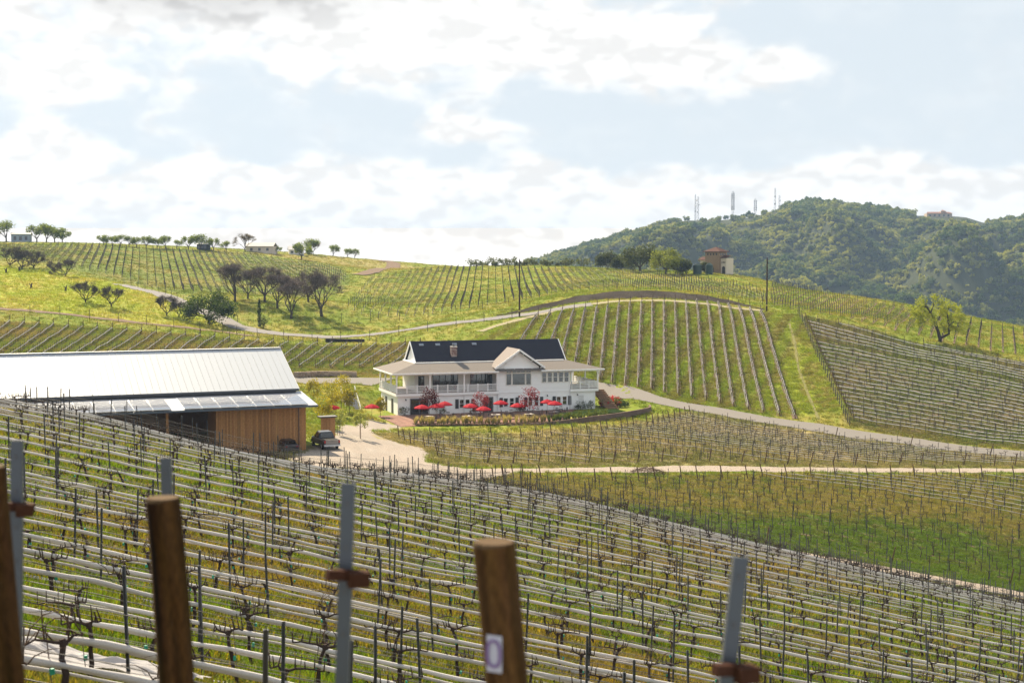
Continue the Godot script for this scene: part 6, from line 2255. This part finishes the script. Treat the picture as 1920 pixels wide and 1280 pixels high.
func make_grass() -> void:
	var r := RandomNumberGenerator.new()
	r.seed = 4242
	var meshes := [tuft_mesh(1, 11, 0.5, 0.035), tuft_mesh(2, 9, 0.7, 0.045), tuft_mesh(3, 14, 0.9, 0.06)]
	# name, how many, near, far, height, what it is called
	for z in [[["hill"], 120000, 9.5, 150.0, 0.24, "short spring grass between the rows of the near hillside"], [["valley"], 45000, 120.0, 192.0, 0.24, "green grass of the hollow between path and dirt road"], [["lower"], 22000, 140.0, 245.0, 0.26, "dry straw grass on the ground below the house"], [["slope", "side", "back"], 100000, 200.0, 318.0, 0.30, "mown grass on the slopes behind the house and barn"], [["meadow", "straw"], 26000, 290.0, 640.0, 0.45, "tall bright grass of the open meadows"], [["grass", "terrace_rows", "bank"], 100000, 150.0, 660.0, 0.38, "green grass of the far vineyard hills"]]:
		var xf := [[], [], []]
		var cols := [PackedColorArray(), PackedColorArray(), PackedColorArray()]
		var tries := 0
		var made := 0
		var l0 := log(z[2])
		var l1 := log(z[3])
		while made < z[1] and tries < z[1] * 5:
			tries += 1
			var d := exp(lerpf(l0, l1, r.randf()))
			var x := r.randf_range(-0.46, 0.46) * d
			var zone := zone_of(x, -d)
			if not zone in z[0]:
				continue
			if d > 195.0 and d < 262.0:
				var q := house_xf.affine_inverse() * Vector3(x, 0, -d)
				if q.x > -4.0 and q.x < 42.0 and q.z > -12.0 and q.z < lerpf(19.0, 9.0, smoothstep(24.0, 42.0, q.x)):
					continue
			if d > 140.0 and d < 190.0:
				var q := barn_xf.affine_inverse() * Vector3(x, 0, -d)
				if q.x > -1.0 and q.x < 37.0 and q.z > -24.0 and q.z < 0.5:
					continue
			if zone == "hill":
				var f := fposmod(d - 0.1 * x - 12.4, 2.9)
				if (f < 0.35 or f > 2.55) and r.randf() < 0.75:
					continue
			if d > 110.0 and on_road(x, -d):
				continue
			var c := ground_color(zone, x, -d)
			if zone == "hill" and r.randf() < 0.2:
				c = c.lerp(Color(0.32, 0.22, 0.025), 0.6)
			var g := 1.0 + d / 70.0 if d < 120.0 else 1.7 + d / 210.0
			var h: float = z[4] * r.randf_range(0.5, 1.4) * (1.0 + nz2.get_noise_2d(x * 40.0, d * 40.0) * 0.7)
			if d < 30.0:
				h *= lerpf(0.5, 1.0, d / 30.0)
			var k := r.randi() % 3
			var w := 0.24 * g
			xf[k].append(Transform3D(Basis(Vector3.UP, r.randf() * TAU).scaled(Vector3(w, h, w)), on_ground(x, -d, -0.02)))
			cols[k].append(Color(c.r, c.g, c.b, 1.0) * r.randf_range(0.85, 1.25))
			made += 1
		for k in 3:
			if xf[k].size():
				var o := scatter(self, numbered("grass"), meshes[k], mats.grass, xf[k], cols[k])
				o.set_meta("label", z[5])
				o.set_meta("category", "grass")
	print("grass ", Time.get_ticks_msec())

var sun_dir := Vector3.UP

func make_materials() -> void:
	var mott := noise_tex(0.02, 0.62, 1.25, 3, 512, 5)
	var fine := noise_tex(0.05, 0.72, 1.15, 5, 512, 4)
	var rough_n := noise_tex(0.04, 0, 1, 9, 512, 5, true)
	mat("ground", Color.WHITE, 0.95, mott, 0.45, 0.0, Color.BLACK, rough_n, 1.0)
	mat("asphalt", lin(0.165, 0.152, 0.142), 0.85, fine, 0.35)
	mat("dirt", lin(0.285, 0.24, 0.205), 0.95, mott, 0.3, 0.0, Color.BLACK, rough_n, 0.5)
	mat("gravel", lin(0.19, 0.18, 0.18), 0.95, fine, 0.3)
	mat("soil", lin(0.15, 0.105, 0.075), 0.95, mott, 0.3, 0.0, Color.BLACK, rough_n, 1.0)
	mat("pale_soil", lin(0.27, 0.20, 0.14), 0.95, mott, 0.3, 0.0, Color.BLACK, rough_n, 1.0)
	mat("leaf", Color.WHITE, 0.6, null, 1.0, 0.0, lin(0.8, 0.8, 0.35))
	mat("grass", Color.WHITE, 0.7, null, 1.0, 0.0, lin(0.9, 0.9, 0.4))
	mat("bark", Color.WHITE, 0.9, fine, 1.5)
	mat("painted", Color.WHITE, 0.55)
	mat("matte", Color.WHITE, 0.85, fine, 0.8)
	mat("metal", Color.WHITE, 0.5, null, 1.0, 0.25)
	mat("netting", Color.WHITE, 0.75, noise_tex(0.08, 0.55, 1.15, 21, 512, 4), 2.2, 0.0, lin(0.7, 0.7, 0.7))
	mat("timber", Color.WHITE, 0.85, mott, 0.6)
	mat("roof_metal", lin(0.36, 0.38, 0.42), 0.42, null, 1.0, 0.25)
	mat("shingle", Color.WHITE, 0.9, noise_tex(0.12, 0.6, 1.25, 31, 512, 3), 0.5)
	mat("solar", Color.WHITE, 0.08)
	mats.solar.metallic_specular = 0.9
	mats.solar.clearcoat_enabled = true
	mats.solar.clearcoat = 1.0
	mats.solar.clearcoat_roughness = 0.08
	mat("gloss", Color.WHITE, 0.12)
	mat("car_paint", Color.WHITE, 0.35, null, 1.0, 0.0)
	mats.car_paint.clearcoat_enabled = true
	mats.car_paint.clearcoat = 0.15
	mats.car_paint.clearcoat_roughness = 0.05
	mat("old_wood", Color.WHITE, 0.9, noise_tex(0.04, 0.3, 1.6, 61, 512, 4), 2.2)
	mats.old_wood.uv1_scale = Vector3(9.0, 0.7, 9.0)
	mat("stone", Color.WHITE, 0.95, noise_tex(0.05, 0.5, 1.4, 41, 256, 3), 0.5)
	mat("leaf_straw", lin(0.36, 0.30, 0.13), 0.7, null, 1.0, 0.0, lin(0.8, 0.75, 0.4))
	mat("leaf_green", lin(0.10, 0.13, 0.03), 0.7, null, 1.0, 0.0, lin(0.8, 0.8, 0.4))
	mat("cloth", Color.WHITE, 0.8, null, 1.0, 0.0, lin(0.35, 0.35, 0.35))
	var glass := StandardMaterial3D.new()
	glass.resource_name = "window_glass"
	glass.albedo_color = Color(0.05, 0.06, 0.06)
	glass.roughness = 0.06
	glass.metallic_specular = 0.7
	mats["glass"] = glass

func _ready() -> void:
	var cam := Camera3D.new()
	cam.name = "camera"
	cam.fov = rad_to_deg(2.0 * atan(640.0 / F))
	cam.near = 0.1
	cam.far = 60000.0
	cam.rotation.x = -PITCH
	var lens := CameraAttributesPhysical.new()
	lens.frustum_focal_length = 50.0
	lens.frustum_focus_distance = 150.0
	lens.exposure_aperture = 3.0
	cam.attributes = lens
	add_child(cam)
	cam.fov = rad_to_deg(2.0 * atan(640.0 / F))
	cam.current = true
	nz.seed = 11
	nz.frequency = 0.01
	nz.fractal_octaves = 3
	nz2.seed = 23
	nz2.frequency = 0.01
	nz2.fractal_octaves = 2
	rng.seed = 77
	sun_dir = Vector3(sin(deg_to_rad(-32.0)) * cos(deg_to_rad(40.0)), sin(deg_to_rad(40.0)), -cos(deg_to_rad(-32.0)) * cos(deg_to_rad(40.0)))
	var env := Environment.new()
	env.background_mode = Environment.BG_SKY
	var sky := Sky.new()
	var pano := PanoramaSkyMaterial.new()
	pano.panorama = make_sky()
	sky.sky_material = pano
	env.sky = sky
	env.tonemap_mode = Environment.TONE_MAPPER_LINEAR
	env.tonemap_exposure = 2.75
	env.fog_enabled = true
	env.fog_density = 0.00011
	env.fog_light_color = Color(0.72, 0.84, 1.0)
	env.sdfgi_enabled = true
	env.ssao_enabled = true
	env.ssil_enabled = true
	var we := WorldEnvironment.new()
	we.name = "world_environment"
	we.environment = env
	add_child(we)
	var sun := DirectionalLight3D.new()
	sun.name = "sun"
	sun.light_energy = 1.6
	sun.light_color = Color(1.0, 0.93, 0.80)
	sun.light_angular_distance = 0.5
	sun.shadow_enabled = true
	add_child(sun)
	# the sun stands ahead and to the left, about 40 degrees up
	sun.look_at_from_position(Vector3.ZERO, -sun_dir)

	make_materials()
	build_terrain_grid()
	make_zones()
	make_ground()
	make_far_land()
	make_roads()
	print("setting ", Time.get_ticks_msec())
	make_wooded_hill()
	make_house()
	make_barn()
	make_vineyards()
	make_trees()
	make_things()
	make_grass()
